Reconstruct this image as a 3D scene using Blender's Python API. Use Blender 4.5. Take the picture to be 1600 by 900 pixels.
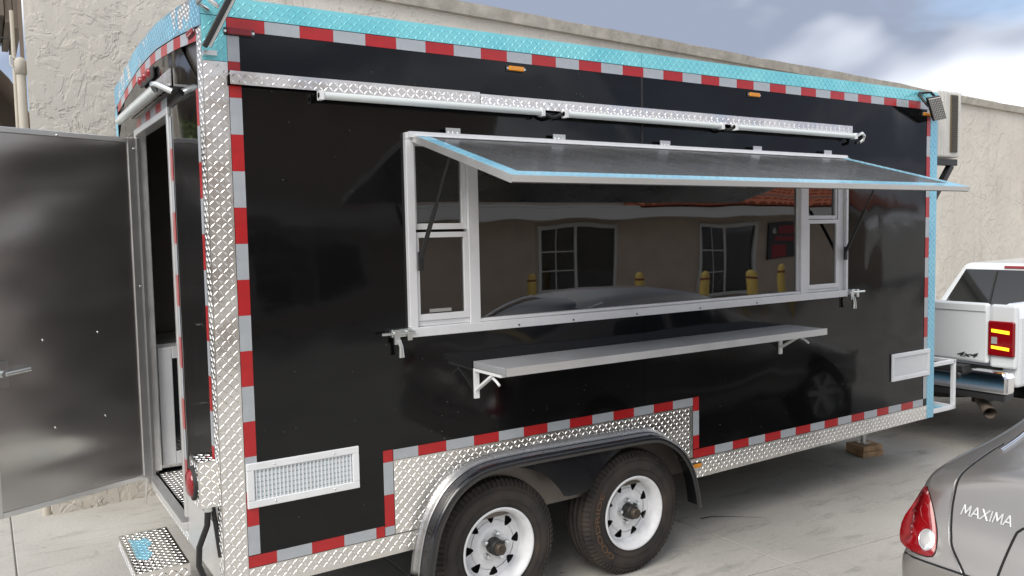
import bpy, bmesh, math, random
from mathutils import Vector, Matrix
from mathutils.bvhtree import BVHTree
random.seed(7)
rad = math.radians
S = bpy.context.scene
for o in list(bpy.data.objects): bpy.data.objects.remove(o)
COL = S.collection

# ------------------------------------------------------------------ camera
cam = bpy.data.cameras.new('camera'); camo = bpy.data.objects.new('camera', cam); COL.objects.link(camo)
YAW, PIT, ROLL = rad(32.84646722), rad(-3.87746512), rad(-1.11801664)
fw = Vector((math.sin(YAW)*math.cos(PIT), math.cos(YAW)*math.cos(PIT), math.sin(PIT)))
rt = Vector((math.cos(YAW), -math.sin(YAW), 0)); up = rt.cross(fw)
r2 = rt*math.cos(ROLL) + up*math.sin(ROLL); u2 = -rt*math.sin(ROLL) + up*math.cos(ROLL)
CP = Vector((-0.80432, -3.54239, 1.97372))
camo.matrix_world = Matrix(((r2.x, u2.x, -fw.x, CP.x), (r2.y, u2.y, -fw.y, CP.y), (r2.z, u2.z, -fw.z, CP.z), (0, 0, 0, 1)))
cam.sensor_width = 36; cam.lens = 1284.106/1600*36; cam.clip_start = .05; cam.clip_end = 3000
S.camera = camo

# ------------------------------------------------------------------ sky, sun, exposure
SUN_EL, SUN_AZ = rad(44), rad(-118)       # azimuth from +Y towards +X
w = bpy.data.worlds.new('World'); S.world = w; w.use_nodes = True
nt = w.node_tree; N = nt.nodes; N.clear()
def wn(t, **k):
    n = N.new(t)
    for a, b in k.items(): setattr(n, a, b)
    return n
L = nt.links.new
out = wn('ShaderNodeOutputWorld'); bg = wn('ShaderNodeBackground'); L(bg.outputs[0], out.inputs[0])
bg.inputs[1].default_value = .1
sky = wn('ShaderNodeTexSky', sky_type='NISHITA', sun_disc=False, sun_elevation=SUN_EL, sun_rotation=SUN_AZ)
sky.air_density = 1.0; sky.dust_density = 1.5; sky.ozone_density = 1.5
tc = wn('ShaderNodeTexCoord'); sep = wn('ShaderNodeSeparateXYZ'); vr = wn('ShaderNodeVectorRotate', rotation_type='Z_AXIS'); vr.inputs['Angle'].default_value = rad(212); L(tc.outputs['Generated'], vr.inputs[0]); L(vr.outputs[0], sep.inputs[0])
def wm(op, a, b=None):
    n = wn('ShaderNodeMath', operation=op)
    for i, q in enumerate((a, b)):
        if q is None: continue
        if isinstance(q, (int, float)): n.inputs[i].default_value = q
        else: L(q, n.inputs[i])
    return n.outputs[0]
zz = wm('ADD', wm('MAXIMUM', sep.outputs[2], 0), .25)
cmb = wn('ShaderNodeCombineXYZ'); L(wm('DIVIDE', sep.outputs[0], zz), cmb.inputs[0]); L(wm('DIVIDE', sep.outputs[1], zz), cmb.inputs[1])
cmb.inputs[2].default_value = 3.7
n1 = wn('ShaderNodeTexNoise'); L(cmb.outputs[0], n1.inputs['Vector'])
n1.inputs['Scale'].default_value = .9; n1.inputs['Detail'].default_value = 5; n1.inputs['Roughness'].default_value = .48; n1.inputs['Distortion'].default_value = .3
n2 = wn('ShaderNodeTexNoise'); L(cmb.outputs[0], n2.inputs['Vector'])
n2.inputs['Scale'].default_value = .8; n2.inputs['Detail'].default_value = 4; n2.inputs['Roughness'].default_value = .45; n2.inputs['Distortion'].default_value = .5
cov = wn('ShaderNodeValToRGB'); L(n1.outputs[0], cov.inputs[0])
cov.color_ramp.elements[0].position = .20; cov.color_ramp.elements[1].position = .40
shade = wn('ShaderNodeValToRGB'); L(n2.outputs[0], shade.inputs[0])
e = shade.color_ramp.elements
e[0].position = .42; e[0].color = (1.5, 1.72, 2.25, 1); e[1].position = .66; e[1].color = (8.4, 8.5, 8.7, 1)
mx = wn('ShaderNodeMix', data_type='RGBA'); L(cov.outputs[0], mx.inputs[0]); L(sky.outputs[0], mx.inputs[6]); L(shade.outputs[0], mx.inputs[7])
L(mx.outputs[2], bg.inputs[0])
sl = bpy.data.lights.new('sun', 'SUN'); so = bpy.data.objects.new('sun', sl); COL.objects.link(so)
sl.energy = 1.15; sl.angle = rad(35); sl.color = (1, .95, .87)
sd = Vector((math.sin(SUN_AZ)*math.cos(SUN_EL), math.cos(SUN_AZ)*math.cos(SUN_EL), math.sin(SUN_EL)))
so.rotation_euler = (-sd).to_track_quat('-Z', 'Y').to_euler(); so.location = (-20, 8, 25)
S.view_settings.view_transform = 'Standard'; S.view_settings.look = 'None'; S.view_settings.gamma = 1
S.view_settings.exposure = 1.28; S.view_settings.use_curve_mapping = False
S.render.engine = 'CYCLES'; S.cycles.max_bounces = 7; S.cycles.glossy_bounces = 4; S.cycles.diffuse_bounces = 3; S.cycles.transparent_max_bounces = 16
S.render.resolution_x = 1024; S.render.resolution_y = 576

# ------------------------------------------------------------------ materials
def mat(name, col=(.5, .5, .5), rough=.5, metal=0., coat=0., ior=1.5, emit=None, es=0, var=0., vscale=3., rvar=0., bump=0., bscale=8., bdist=.01, detail=4, spec=.5, var2=None):
    m = bpy.data.materials.new(name); m.use_nodes = True
    t = m.node_tree; p = t.nodes['Principled BSDF']
    p.inputs['Base Color'].default_value = (*col, 1); p.inputs['Roughness'].default_value = rough
    p.inputs['Metallic'].default_value = metal; p.inputs['Coat Weight'].default_value = coat; p.inputs['IOR'].default_value = ior
    p.inputs['Coat Roughness'].default_value = .03; p.inputs['Specular IOR Level'].default_value = spec
    if emit: p.inputs['Emission Color'].default_value = (*emit, 1); p.inputs['Emission Strength'].default_value = es
    c = t.nodes.new('ShaderNodeTexCoord')
    def noise(sc, d=detail, ro=.6):
        n = t.nodes.new('ShaderNodeTexNoise'); n.inputs['Scale'].default_value = sc; n.inputs['Detail'].default_value = d; n.inputs['Roughness'].default_value = ro
        t.links.new(c.outputs['Object'], n.inputs['Vector']); return n
    if var:
        n = noise(vscale); r = t.nodes.new('ShaderNodeMapRange'); r.inputs[1].default_value = .3; r.inputs[2].default_value = .7
        r.inputs[3].default_value = 1-var; r.inputs[4].default_value = 1+var
        t.links.new(n.outputs[0], r.inputs[0])
        mm = t.nodes.new('ShaderNodeMix'); mm.data_type = 'RGBA'; mm.blend_type = 'MULTIPLY'; mm.inputs[0].default_value = 1
        mm.inputs[6].default_value = (*col, 1); t.links.new(r.outputs[0], mm.inputs[7]); t.links.new(mm.outputs[2], p.inputs['Base Color'])
    if rvar:
        n = noise(vscale*1.7); r = t.nodes.new('ShaderNodeMapRange'); r.inputs[1].default_value = .35; r.inputs[2].default_value = .7
        r.inputs[3].default_value = max(0, rough-rvar); r.inputs[4].default_value = rough+rvar
        t.links.new(n.outputs[0], r.inputs[0]); t.links.new(r.outputs[0], p.inputs['Roughness'])
    if bump:
        n = noise(bscale, 3); b = t.nodes.new('ShaderNodeBump'); b.inputs['Strength'].default_value = bump; b.inputs['Distance'].default_value = bdist
        t.links.new(n.outputs[0], b.inputs['Height']); t.links.new(b.outputs[0], p.inputs['Normal'])
    m['p'] = 0
    return m
M = {}
M['metal'] = mat('aluminium', (.74, .74, .73), .38, .75, rvar=.06, vscale=6)
M['plate'] = mat('tread_plate', (.90, .88, .85), .27, 1, rvar=.12, vscale=3, var=.06, bump=.3, bscale=4, bdist=.012)
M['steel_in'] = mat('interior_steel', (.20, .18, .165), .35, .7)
M['white'] = mat('white_paint', (.78, .79, .80), .4, var=.05, vscale=9)
M['walu'] = mat('white_aluminium', (.74, .75, .77), .38, .25, var=.05, vscale=7)
M['red'] = mat('red_tape', (.42, .011, .014), .3, var=.12, vscale=14, coat=.3, bump=.25, bscale=160, bdist=.001)
M['silver'] = mat('silver_tape', (.44, .47, .50), .32, .25, var=.07, vscale=16, bump=.3, bscale=160, bdist=.001)
M['rubber'] = mat('rubber', (.022, .021, .020), .75, var=.3, vscale=12)
M['blackmat'] = mat('black_metal', (.012, .012, .013), .45)
M['fender'] = mat('fender_black', (.012, .012, .014), .16, 0, coat=.5, rvar=.06)
M['badge'] = mat('badge_silver', (.82, .83, .84), .3, .5)
M['highlight'] = mat('highlight_metal', (.42, .42, .42), .3, .9, rvar=.08, vscale=6)  # bright metal for strips that stand in for reflected highlights
M['dark'] = mat('dark_void', (.01, .01, .01), .9)
M['zinc'] = mat('zinc', (.72, .75, .74), .28, 1)
M['rim'] = mat('rim_white', (.72, .73, .75), .38, var=.08, vscale=18)
M['rust'] = mat('dusty_hub', (.10, .08, .065), .6, .5, var=.4, vscale=60)
M['hub'] = mat('hub_black', (.02, .02, .02), .5)
M['amber'] = mat('amber_lens', (.75, .28, .01), .2, coat=.5)
M['redlens'] = mat('red_lens', (.25, .004, .008), .14, coat=.4)
M['lamp_white'] = mat('tube_diffuser', (.66, .70, .69), .3)
M['shelf'] = mat('shelf_steel', (.52, .53, .56), .36, .45, rvar=.08, vscale=4)
M['wood'] = mat('timber', (.50, .32, .18), .8, var=.35, vscale=10)
M['hose'] = mat('conduit_black', (.012, .012, .012), .4)
M['stuccotrim'] = mat('coping', (.40, .37, .315), .95, var=.22, vscale=6, bump=.5, bscale=14, bdist=.02)
M['pipe'] = mat('pipe_paint', (.50, .46, .39), .6, var=.1)
M['brown'] = mat('brown_metal', (.16, .13, .105), .6, var=.15)
M['carpaint'] = mat('grey_car_paint', (.33, .312, .295), .34, .6, coat=.6, rvar=.06, vscale=1.5, var=.04)
M['chrome'] = mat('chrome', (.85, .85, .86), .12, 1)
M['truckwhite'] = mat('truck_white', (.74, .77, .79), .28, coat=.6, bump=.08, bscale=1.2, bdist=.05)
M['plastic'] = mat('dark_plastic', (.03, .03, .032), .5)
M['bollard'] = mat('bollard_yellow', (.55, .40, .10), .5, var=.1)
M['bollardband'] = mat('bollard_band', (.20, .05, .03), .5)
M['wallop'] = mat('beige_stucco', (.50, .41, .33), .9, var=.08, vscale=2)
M['tile'] = mat('clay_tile', (.42, .12, .06), .8, var=.25, vscale=2.5)
M['fascia'] = mat('fascia_white', (.62, .61, .58), .6)
M['signred'] = mat('sign_red', (.30, .02, .03), .5)
M['signdark'] = mat('sign_dark', (.03, .03, .035), .4)
M['tan'] = mat('tan_upholstery', (.42, .34, .20), .8)
M['coil'] = mat('coil_brown', (.16, .13, .08), .6, .4)
M['coilgrey'] = mat('louver_grey', (.34, .36, .37), .5)
M['ventback'] = mat('vent_backing', (.60, .68, .71), .6, var=.08, vscale=12)
M['acwhite'] = mat('ac_casing', (.64, .63, .59), .5, var=.06, vscale=8)
M['graygrid'] = mat('led_grey', (.62, .61, .57), .5)
M['clear'] = mat('clear_lens', (.72, .72, .72), .12, .5)
M['yellow'] = mat('lit_signal', (.9, .6, .02), .3, emit=(1, .55, .02), es=.8)
M['leaf'] = mat('leaf', (.07, .12, .025), .6, var=.3, vscale=6)
M['leaf2'] = mat('leaf_light', (.13, .18, .04), .6, var=.3, vscale=6)
M['crack'] = mat('crack_dark', (.02, .02, .02), .95)

def nodes(m): return m.node_tree, m.node_tree.nodes['Principled BSDF']
def black_panel():
    m = mat('black_gloss_panel', (.0045, .0045, .005), .05, 0, spec=.36)
    t, p = nodes(m)
    c = t.nodes.new('ShaderNodeTexCoord')
    def nz(sc, d, dist=0):
        n = t.nodes.new('ShaderNodeTexNoise'); n.inputs['Scale'].default_value = sc; n.inputs['Detail'].default_value = d; n.inputs['Distortion'].default_value = dist
        t.links.new(c.outputs['Object'], n.inputs['Vector']); return n
    b1 = t.nodes.new('ShaderNodeBump'); b1.inputs['Strength'].default_value = 1; b1.inputs['Distance'].default_value = .012
    t.links.new(nz(1.5, 1.5, .4).outputs[0], b1.inputs['Height'])
    b2 = t.nodes.new('ShaderNodeBump'); b2.inputs['Strength'].default_value = 1; b2.inputs['Distance'].default_value = .0003
    t.links.new(nz(9, 2).outputs[0], b2.inputs['Height']); t.links.new(b1.outputs[0], b2.inputs['Normal'])
    t.links.new(b2.outputs[0], p.inputs['Normal'])
    # dust and fingerprints
    r = t.nodes.new('ShaderNodeMapRange'); r.inputs[1].default_value = .4; r.inputs[2].default_value = .75; r.inputs[3].default_value = .05; r.inputs[4].default_value = .10
    t.links.new(nz(3, 6).outputs[0], r.inputs[0]); t.links.new(r.outputs[0], p.inputs['Roughness'])
    v = t.nodes.new('ShaderNodeTexVoronoi'); v.inputs['Scale'].default_value = 26; t.links.new(c.outputs['Object'], v.inputs['Vector'])
    gt = t.nodes.new('ShaderNodeMath'); gt.operation = 'LESS_THAN'; gt.inputs[1].default_value = .085; t.links.new(v.outputs['Distance'], gt.inputs[0])
    nn = nz(5, 2); g2 = t.nodes.new('ShaderNodeMath'); g2.operation = 'GREATER_THAN'; g2.inputs[1].default_value = .60; t.links.new(nn.outputs[0], g2.inputs[0])
    mu = t.nodes.new('ShaderNodeMath'); mu.operation = 'MULTIPLY'; t.links.new(gt.outputs[0], mu.inputs[0]); t.links.new(g2.outputs[0], mu.inputs[1])
    mm = t.nodes.new('ShaderNodeMix'); mm.data_type = 'RGBA'; mm.inputs[6].default_value = (.0045, .0045, .005, 1); mm.inputs[7].default_value = (.07, .07, .065, 1)
    t.links.new(mu.outputs[0], mm.inputs[0]); t.links.new(mm.outputs[2], p.inputs['Base Color'])
    return m
M['black'] = black_panel()
def door_metal():
    m = mat('door_inner_sheet', (.58, .56, .54), .36, .95)
    t, p = nodes(m)
    c = t.nodes.new('ShaderNodeTexCoord'); mp = t.nodes.new('ShaderNodeMapping'); mp.inputs['Scale'].default_value = (1, 1, 2.2)
    t.links.new(c.outputs['Object'], mp.inputs[0])
    n = t.nodes.new('ShaderNodeTexNoise'); n.inputs['Scale'].default_value = 1.2; n.inputs['Detail'].default_value = 1
    t.links.new(mp.outputs[0], n.inputs['Vector'])
    b = t.nodes.new('ShaderNodeBump'); b.inputs['Distance'].default_value = .10; b.inputs['Strength'].default_value = 1
    t.links.new(n.outputs[0], b.inputs['Height']); t.links.new(b.outputs[0], p.inputs['Normal'])
    return m
M['doorin'] = door_metal()
def film(name, ca, cb, peel):
    # protective plastic film still stuck on the tread plate, torn away in places
    m = mat(name, ca, .28, .2, coat=.5); t, p = nodes(m)
    c = t.nodes.new('ShaderNodeTexCoord')
    n = t.nodes.new('ShaderNodeTexNoise'); n.inputs['Scale'].default_value = 4; n.inputs['Detail'].default_value = 6; t.links.new(c.outputs['Object'], n.inputs['Vector'])
    r = t.nodes.new('ShaderNodeMapRange'); r.inputs[1].default_value = .35; r.inputs[2].default_value = .68; t.links.new(n.outputs[0], r.inputs[0])
    mm = t.nodes.new('ShaderNodeMix'); mm.data_type = 'RGBA'; mm.inputs[6].default_value = (*ca, 1); mm.inputs[7].default_value = (*cb, 1); t.links.new(r.outputs[0], mm.inputs[0])
    n3 = t.nodes.new('ShaderNodeTexNoise'); n3.inputs['Scale'].default_value = 2.6; n3.inputs['Detail'].default_value = 8; n3.inputs['Roughness'].default_value = .7; t.links.new(c.outputs['Object'], n3.inputs['Vector'])
    g = t.nodes.new('ShaderNodeMapRange'); g.inputs[1].default_value = peel; g.inputs[2].default_value = peel+.02; t.links.new(n3.outputs[0], g.inputs[0])
    m2 = t.nodes.new('ShaderNodeMix'); m2.data_type = 'RGBA'; t.links.new(g.outputs[0], m2.inputs[0]); t.links.new(mm.outputs[2], m2.inputs[6]); m2.inputs[7].default_value = (.88, .87, .85, 1)
    t.links.new(m2.outputs[2], p.inputs['Base Color'])
    r5 = t.nodes.new('ShaderNodeMapRange'); r5.inputs[3].default_value = .2; r5.inputs[4].default_value = 1; t.links.new(g.outputs[0], r5.inputs[0]); t.links.new(r5.outputs[0], p.inputs['Metallic'])
    return m
M['cyan'] = film('cyan_film_plate', (.26, .72, .78), (.15, .58, .68), .80)
M['blue'] = film('blue_film_plate', (.20, .50, .68), (.27, .62, .78), .66)
M['peel'] = film('half_peeled_plate', (.17, .40, .56), (.22, .50, .66), .53)
def glass(name, tint, ior):
    m = bpy.data.materials.new(name); m.use_nodes = True; t = m.node_tree; t.nodes.clear()
    o = t.nodes.new('ShaderNodeOutputMaterial'); mi = t.nodes.new('ShaderNodeMixShader'); f = t.nodes.new('ShaderNodeFresnel'); f.inputs[0].default_value = ior
    tr = t.nodes.new('ShaderNodeBsdfTransparent'); tr.inputs[0].default_value = (*tint, 1); g = t.nodes.new('ShaderNodeBsdfGlossy'); g.inputs['Roughness'].default_value = .012
    c = t.nodes.new('ShaderNodeTexCoord'); n = t.nodes.new('ShaderNodeTexNoise'); n.inputs['Scale'].default_value = 1.6; n.inputs['Detail'].default_value = 1
    t.links.new(c.outputs['Object'], n.inputs['Vector']); b = t.nodes.new('ShaderNodeBump'); b.inputs['Distance'].default_value = .0025; t.links.new(n.outputs[0], b.inputs['Height'])
    t.links.new(b.outputs[0], g.inputs['Normal'])
    t.links.new(f.outputs[0], mi.inputs[0]); t.links.new(tr.outputs[0], mi.inputs[1]); t.links.new(g.outputs[0], mi.inputs[2]); t.links.new(mi.outputs[0], o.inputs[0])
    return m
M['glass'] = glass('window_glass', (.34, .35, .35), 2.45)
M['carglass'] = glass('car_glass', (.45, .47, .46), 1.6)
M['darkglass'] = mat('privacy_glass', (.012, .013, .014), .04, 0, coat=.5)
def stucco():
    m = mat('skip_trowel_stucco', (.60, .565, .50), .95); t, p = nodes(m)
    c = t.nodes.new('ShaderNodeTexCoord')
    def nz(sc, d, dist=0, ro=.5):
        n = t.nodes.new('ShaderNodeTexNoise'); n.inputs['Scale'].default_value = sc; n.inputs['Detail'].default_value = d; n.inputs['Distortion'].default_value = dist; n.inputs['Roughness'].default_value = ro
        t.links.new(c.outputs['Object'], n.inputs['Vector']); return n
    a = nz(3.6, 5, .9, .6); r = t.nodes.new('ShaderNodeMapRange'); r.interpolation_type = 'SMOOTHSTEP'; r.inputs[1].default_value = .47; r.inputs[2].default_value = .54; t.links.new(a.outputs[0], r.inputs[0])
    b_ = nz(7.5, 4, .6); r2_ = t.nodes.new('ShaderNodeMapRange'); r2_.interpolation_type = 'SMOOTHSTEP'; r2_.inputs[1].default_value = .49; r2_.inputs[2].default_value = .57; t.links.new(b_.outputs[0], r2_.inputs[0])
    f = nz(60, 3)
    def ma(op, x, y):
        n = t.nodes.new('ShaderNodeMath'); n.operation = op
        for i, q in enumerate((x, y)):
            if isinstance(q, (int, float)): n.inputs[i].default_value = q
            else: t.links.new(q, n.inputs[i])
        return n.outputs[0]
    h = ma('ADD', ma('ADD', r.outputs[0], ma('MULTIPLY', r2_.outputs[0], .6)), ma('MULTIPLY', f.outputs[0], .35))
    bu = t.nodes.new('ShaderNodeBump'); bu.inputs['Strength'].default_value = 1; bu.inputs['Distance'].default_value = .0066; msk = t.nodes.new('ShaderNodeMapRange'); msk.inputs[1].default_value = .35; msk.inputs[2].default_value = .65; msk.inputs[3].default_value = .35; msk.inputs[4].default_value = 1.15; t.links.new(nz(1.1, 3).outputs[0], msk.inputs[0])
    t.links.new(ma('MULTIPLY', h, msk.outputs[0]), bu.inputs['Height']); t.links.new(bu.outputs[0], p.inputs['Normal'])
    v = nz(.8, 6); rr = t.nodes.new('ShaderNodeMapRange'); rr.inputs[1].default_value = .3; rr.inputs[2].default_value = .7; rr.inputs[3].default_value = .88; rr.inputs[4].default_value = 1.06; t.links.new(v.outputs[0], rr.inputs[0])
    mp = t.nodes.new('ShaderNodeMapping'); mp.inputs['Scale'].default_value = (7, 7, .35); t.links.new(c.outputs['Object'], mp.inputs[0])
    ns = t.nodes.new('ShaderNodeTexNoise'); ns.inputs['Scale'].default_value = 1; ns.inputs['Detail'].default_value = 5; t.links.new(mp.outputs[0], ns.inputs['Vector'])
    rs = t.nodes.new('ShaderNodeMapRange'); rs.inputs[1].default_value = .55; rs.inputs[2].default_value = .75; rs.inputs[3].default_value = 1; rs.inputs[4].default_value = .86; t.links.new(ns.outputs[0], rs.inputs[0])
    mm = t.nodes.new('ShaderNodeMix'); mm.data_type = 'RGBA'; mm.blend_type = 'MULTIPLY'; mm.inputs[0].default_value = 1; mm.inputs[6].default_value = (.63, .59, .52, 1); t.links.new(ma('MULTIPLY', rr.outputs[0], rs.outputs[0]), mm.inputs[7])
    t.links.new(mm.outputs[2], p.inputs['Base Color']); return m
M['stucco'] = stucco()
def concrete():
    m = mat('concrete', (.46, .44, .405), .85); t, p = nodes(m)
    c = t.nodes.new('ShaderNodeTexCoord'); ge = t.nodes.new('ShaderNodeNewGeometry')
    def nz(sc, d, ro=.6, dist=0, scl=None):
        n = t.nodes.new('ShaderNodeTexNoise'); n.inputs['Scale'].default_value = sc; n.inputs['Detail'].default_value = d; n.inputs['Roughness'].default_value = ro; n.inputs['Distortion'].default_value = dist
        if scl:
            mp = t.nodes.new('ShaderNodeMapping'); mp.inputs['Scale'].default_value = scl; mp.inputs['Rotation'].default_value = (0, 0, .25); t.links.new(ge.outputs['Position'], mp.inputs[0]); t.links.new(mp.outputs[0], n.inputs['Vector'])
        else: t.links.new(ge.outputs['Position'], n.inputs['Vector'])
        return n
    def mr(n, a, b, lo, hi):
        r = t.nodes.new('ShaderNodeMapRange'); r.inputs[1].default_value = a; r.inputs[2].default_value = b; r.inputs[3].default_value = lo; r.inputs[4].default_value = hi; t.links.new(n.outputs[0], r.inputs[0]); return r.outputs[0]
    def mul(a, b):
        n = t.nodes.new('ShaderNodeMath'); n.operation = 'MULTIPLY'; t.links.new(a, n.inputs[0]); t.links.new(b, n.inputs[1]); return n.outputs[0]
    f = mul(mul(mr(nz(.7, 7), .3, .7, .80, 1.1), mr(nz(2.2, 6, .7, .5, (1, 3.5, 1)), .54, .72, 1, .66)), mul(mr(nz(45, 3), .3, .7, .94, 1.05), mul(mr(nz(4.5, 7, .75, 1.0), .60, .70, 1, .74), mr(nz(9, 5, .6, .3, (1, 1, 1)), .70, .74, 1, .55))))
    mm = t.nodes.new('ShaderNodeMix'); mm.data_type = 'RGBA'; mm.blend_type = 'MULTIPLY'; mm.inputs[0].default_value = 1; mm.inputs[6].default_value = (.50, .48, .44, 1); t.links.new(f, mm.inputs[7])
    t.links.new(mm.outputs[2], p.inputs['Base Color'])
    bu = t.nodes.new('ShaderNodeBump'); bu.inputs['Distance'].default_value = .004; bu.inputs['Strength'].default_value = .6; t.links.new(nz(50, 4).outputs[0], bu.inputs['Height']); t.links.new(bu.outputs[0], p.inputs['Normal'])
    return m
M['concrete'] = concrete()
def dusty_tyre():
    m = mat('tyre_rubber', (.024, .022, .021), .8); t, p = nodes(m)
    c = t.nodes.new('ShaderNodeTexCoord'); s = t.nodes.new('ShaderNodeSeparateXYZ'); t.links.new(c.outputs['Object'], s.inputs[0])
    n = t.nodes.new('ShaderNodeTexNoise'); n.inputs['Scale'].default_value = 7; n.inputs['Detail'].default_value = 5; t.links.new(c.outputs['Object'], n.inputs['Vector'])
    r = t.nodes.new('ShaderNodeMapRange'); r.inputs[1].default_value = .35; r.inputs[2].default_value = .75; t.links.new(n.outputs[0], r.inputs[0])
    mm = t.nodes.new('ShaderNodeMix'); mm.data_type = 'RGBA'; mm.inputs[6].default_value = (.020, .019, .019, 1); mm.inputs[7].default_value = (.058, .043, .034, 1); t.links.new(r.outputs[0], mm.inputs[0])
    t.links.new(mm.outputs[2], p.inputs['Base Color']); return m
M['tyre'] = dusty_tyre()
M['tyretext'] = mat('tyre_letter_dust', (.12, .065, .032), .85)

# ------------------------------------------------------------------ mesh helpers
OFF = {}
class MB:
    def __init__(s): s.v = []; s.f = []; s.sm = []
    def add(s, vs, fs, smooth=False):
        b = len(s.v); s.v += [tuple(q) for q in vs]; s.f += [tuple(b+i for i in f) for f in fs]; s.sm += [smooth]*len(fs); return s
    def box(s, x0, x1, y0, y1, z0, z1):
        return s.add([(x0,y0,z0),(x1,y0,z0),(x1,y1,z0),(x0,y1,z0),(x0,y0,z1),(x1,y0,z1),(x1,y1,z1),(x0,y1,z1)],
                     [(3,2,1,0),(4,5,6,7),(0,1,5,4),(1,2,6,5),(2,3,7,6),(3,0,4,7)])
    def hexa(s, p): return s.add(p, [(3,2,1,0),(4,5,6,7),(0,1,5,4),(1,2,6,5),(2,3,7,6),(3,0,4,7)])
    def bar(s, a, b, wd, ht, upv=(0,0,1)):
        a = Vector(a); b = Vector(b); d = (b-a).normalized(); u = d.cross(Vector(upv))
        if u.length < 1e-4: u = d.cross(Vector((1,0,0)))
        u.normalize(); v = u.cross(d); p = []
        for q in (a, b): p.append([q+u*sx*wd/2+v*sy*ht/2 for sx, sy in ((-1,-1),(1,-1),(1,1),(-1,1))])
        return s.add(p[0]+p[1], [(3,2,1,0),(4,5,6,7),(0,1,5,4),(1,2,6,5),(2,3,7,6),(3,0,4,7)])
    def tube(s, pts, r, seg=10, cap=True):
        pts = [Vector(p) for p in pts]; rs = r if isinstance(r, (list, tuple)) else [r]*len(pts); V = []; F = []
        prev = None
        for i, p in enumerate(pts):
            d = (pts[min(i+1, len(pts)-1)]-pts[max(i-1, 0)]).normalized()
            u = prev if prev is not None else d.orthogonal()
            u = (u-d*u.dot(d)).normalized(); prev = u; w_ = d.cross(u)
            for k in range(seg):
                a = 2*math.pi*k/seg; V.append(p+(u*math.cos(a)+w_*math.sin(a))*rs[i])
        for i in range(len(pts)-1):
            for k in range(seg): F.append((i*seg+k, i*seg+(k+1) % seg, (i+1)*seg+(k+1) % seg, (i+1)*seg+k))
        s.add(V, F, True)
        if cap:
            s.add(V[:seg][::-1], [tuple(range(seg))]); s.add(V[-seg:], [tuple(range(seg))])
        return s
    def lathe(s, prof, o, ax, seg=32, smooth=True, cap=False):
        o = Vector(o); ax = Vector(ax).normalized(); u = ax.orthogonal().normalized(); v = ax.cross(u); V = []; F = []
        for a, r in prof:
            for k in range(seg):
                t = 2*math.pi*k/seg; V.append(o+ax*a+(u*math.cos(t)+v*math.sin(t))*r)
        for i in range(len(prof)-1):
            for k in range(seg): F.append((i*seg+k, i*seg+(k+1) % seg, (i+1)*seg+(k+1) % seg, (i+1)*seg+k))
        s.add(V, F, smooth)
        if cap: s.add(V[:seg][::-1], [tuple(range(seg))]); s.add(V[-seg:], [tuple(range(seg))])
        return s
    def prism(s, poly, o, u, v, n, d):
        o = Vector(o); u = Vector(u); v = Vector(v); n = Vector(n); k = len(poly)
        a = [o+u*p[0]+v*p[1] for p in poly]; b = [q+n*d for q in a]
        return s.add(a+b, [tuple(range(k))[::-1], tuple(range(k, 2*k))]+[(i, (i+1) % k, k+(i+1) % k, k+i) for i in range(k)])
    def build(s, name, m, parent=None, bevel=0, kind=None):
        me = bpy.data.meshes.new(name); me.from_pydata(s.v, [], s.f); me.update()
        me.polygons.foreach_set('use_smooth', s.sm)
        bm = bmesh.new(); bm.from_mesh(me); bmesh.ops.recalc_face_normals(bm, faces=bm.faces); bm.to_mesh(me); bm.free()
        return link(name, me, m, parent, bevel, kind)
def link(name, me, m, parent=None, bevel=0, kind=None, loc=(0,0,0), rot=None):
    o = bpy.data.objects.new(name, me); COL.objects.link(o)
    if m is not None and not me.materials: me.materials.append(M[m] if isinstance(m, str) else m)
    o.parent = parent; OFF[o.name] = Vector(loc)
    o.location = Vector(loc)-(OFF[parent.name] if parent else Vector())
    if rot: o.rotation_euler = rot
    if bevel:
        b = o.modifiers.new('bevel', 'BEVEL'); b.width = bevel; b.segments = 2; b.limit_method = 'ANGLE'; b.angle_limit = rad(40)
    if kind: o['kind'] = kind
    return o
def tag(o, label, cat=None, group=None):
    o['label'] = label
    if cat: o['category'] = cat
    if group: o['group'] = group
    return o
def thing(name, loc, label, cat, group=None):
    o = bpy.data.objects.new(name, None); COL.objects.link(o); o.location = loc; OFF[o.name] = Vector(loc); o.empty_display_size = .2
    return tag(o, label, cat, group)
def inpoly(p, poly):
    c = False; j = len(poly)-1
    for i in range(len(poly)):
        a, b = poly[i], poly[j]
        if (a[1] > p[1]) != (b[1] > p[1]) and p[0] < (b[0]-a[0])*(p[1]-a[1])/(b[1]-a[1])+a[0]: c = not c
        j = i
    return c
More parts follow.
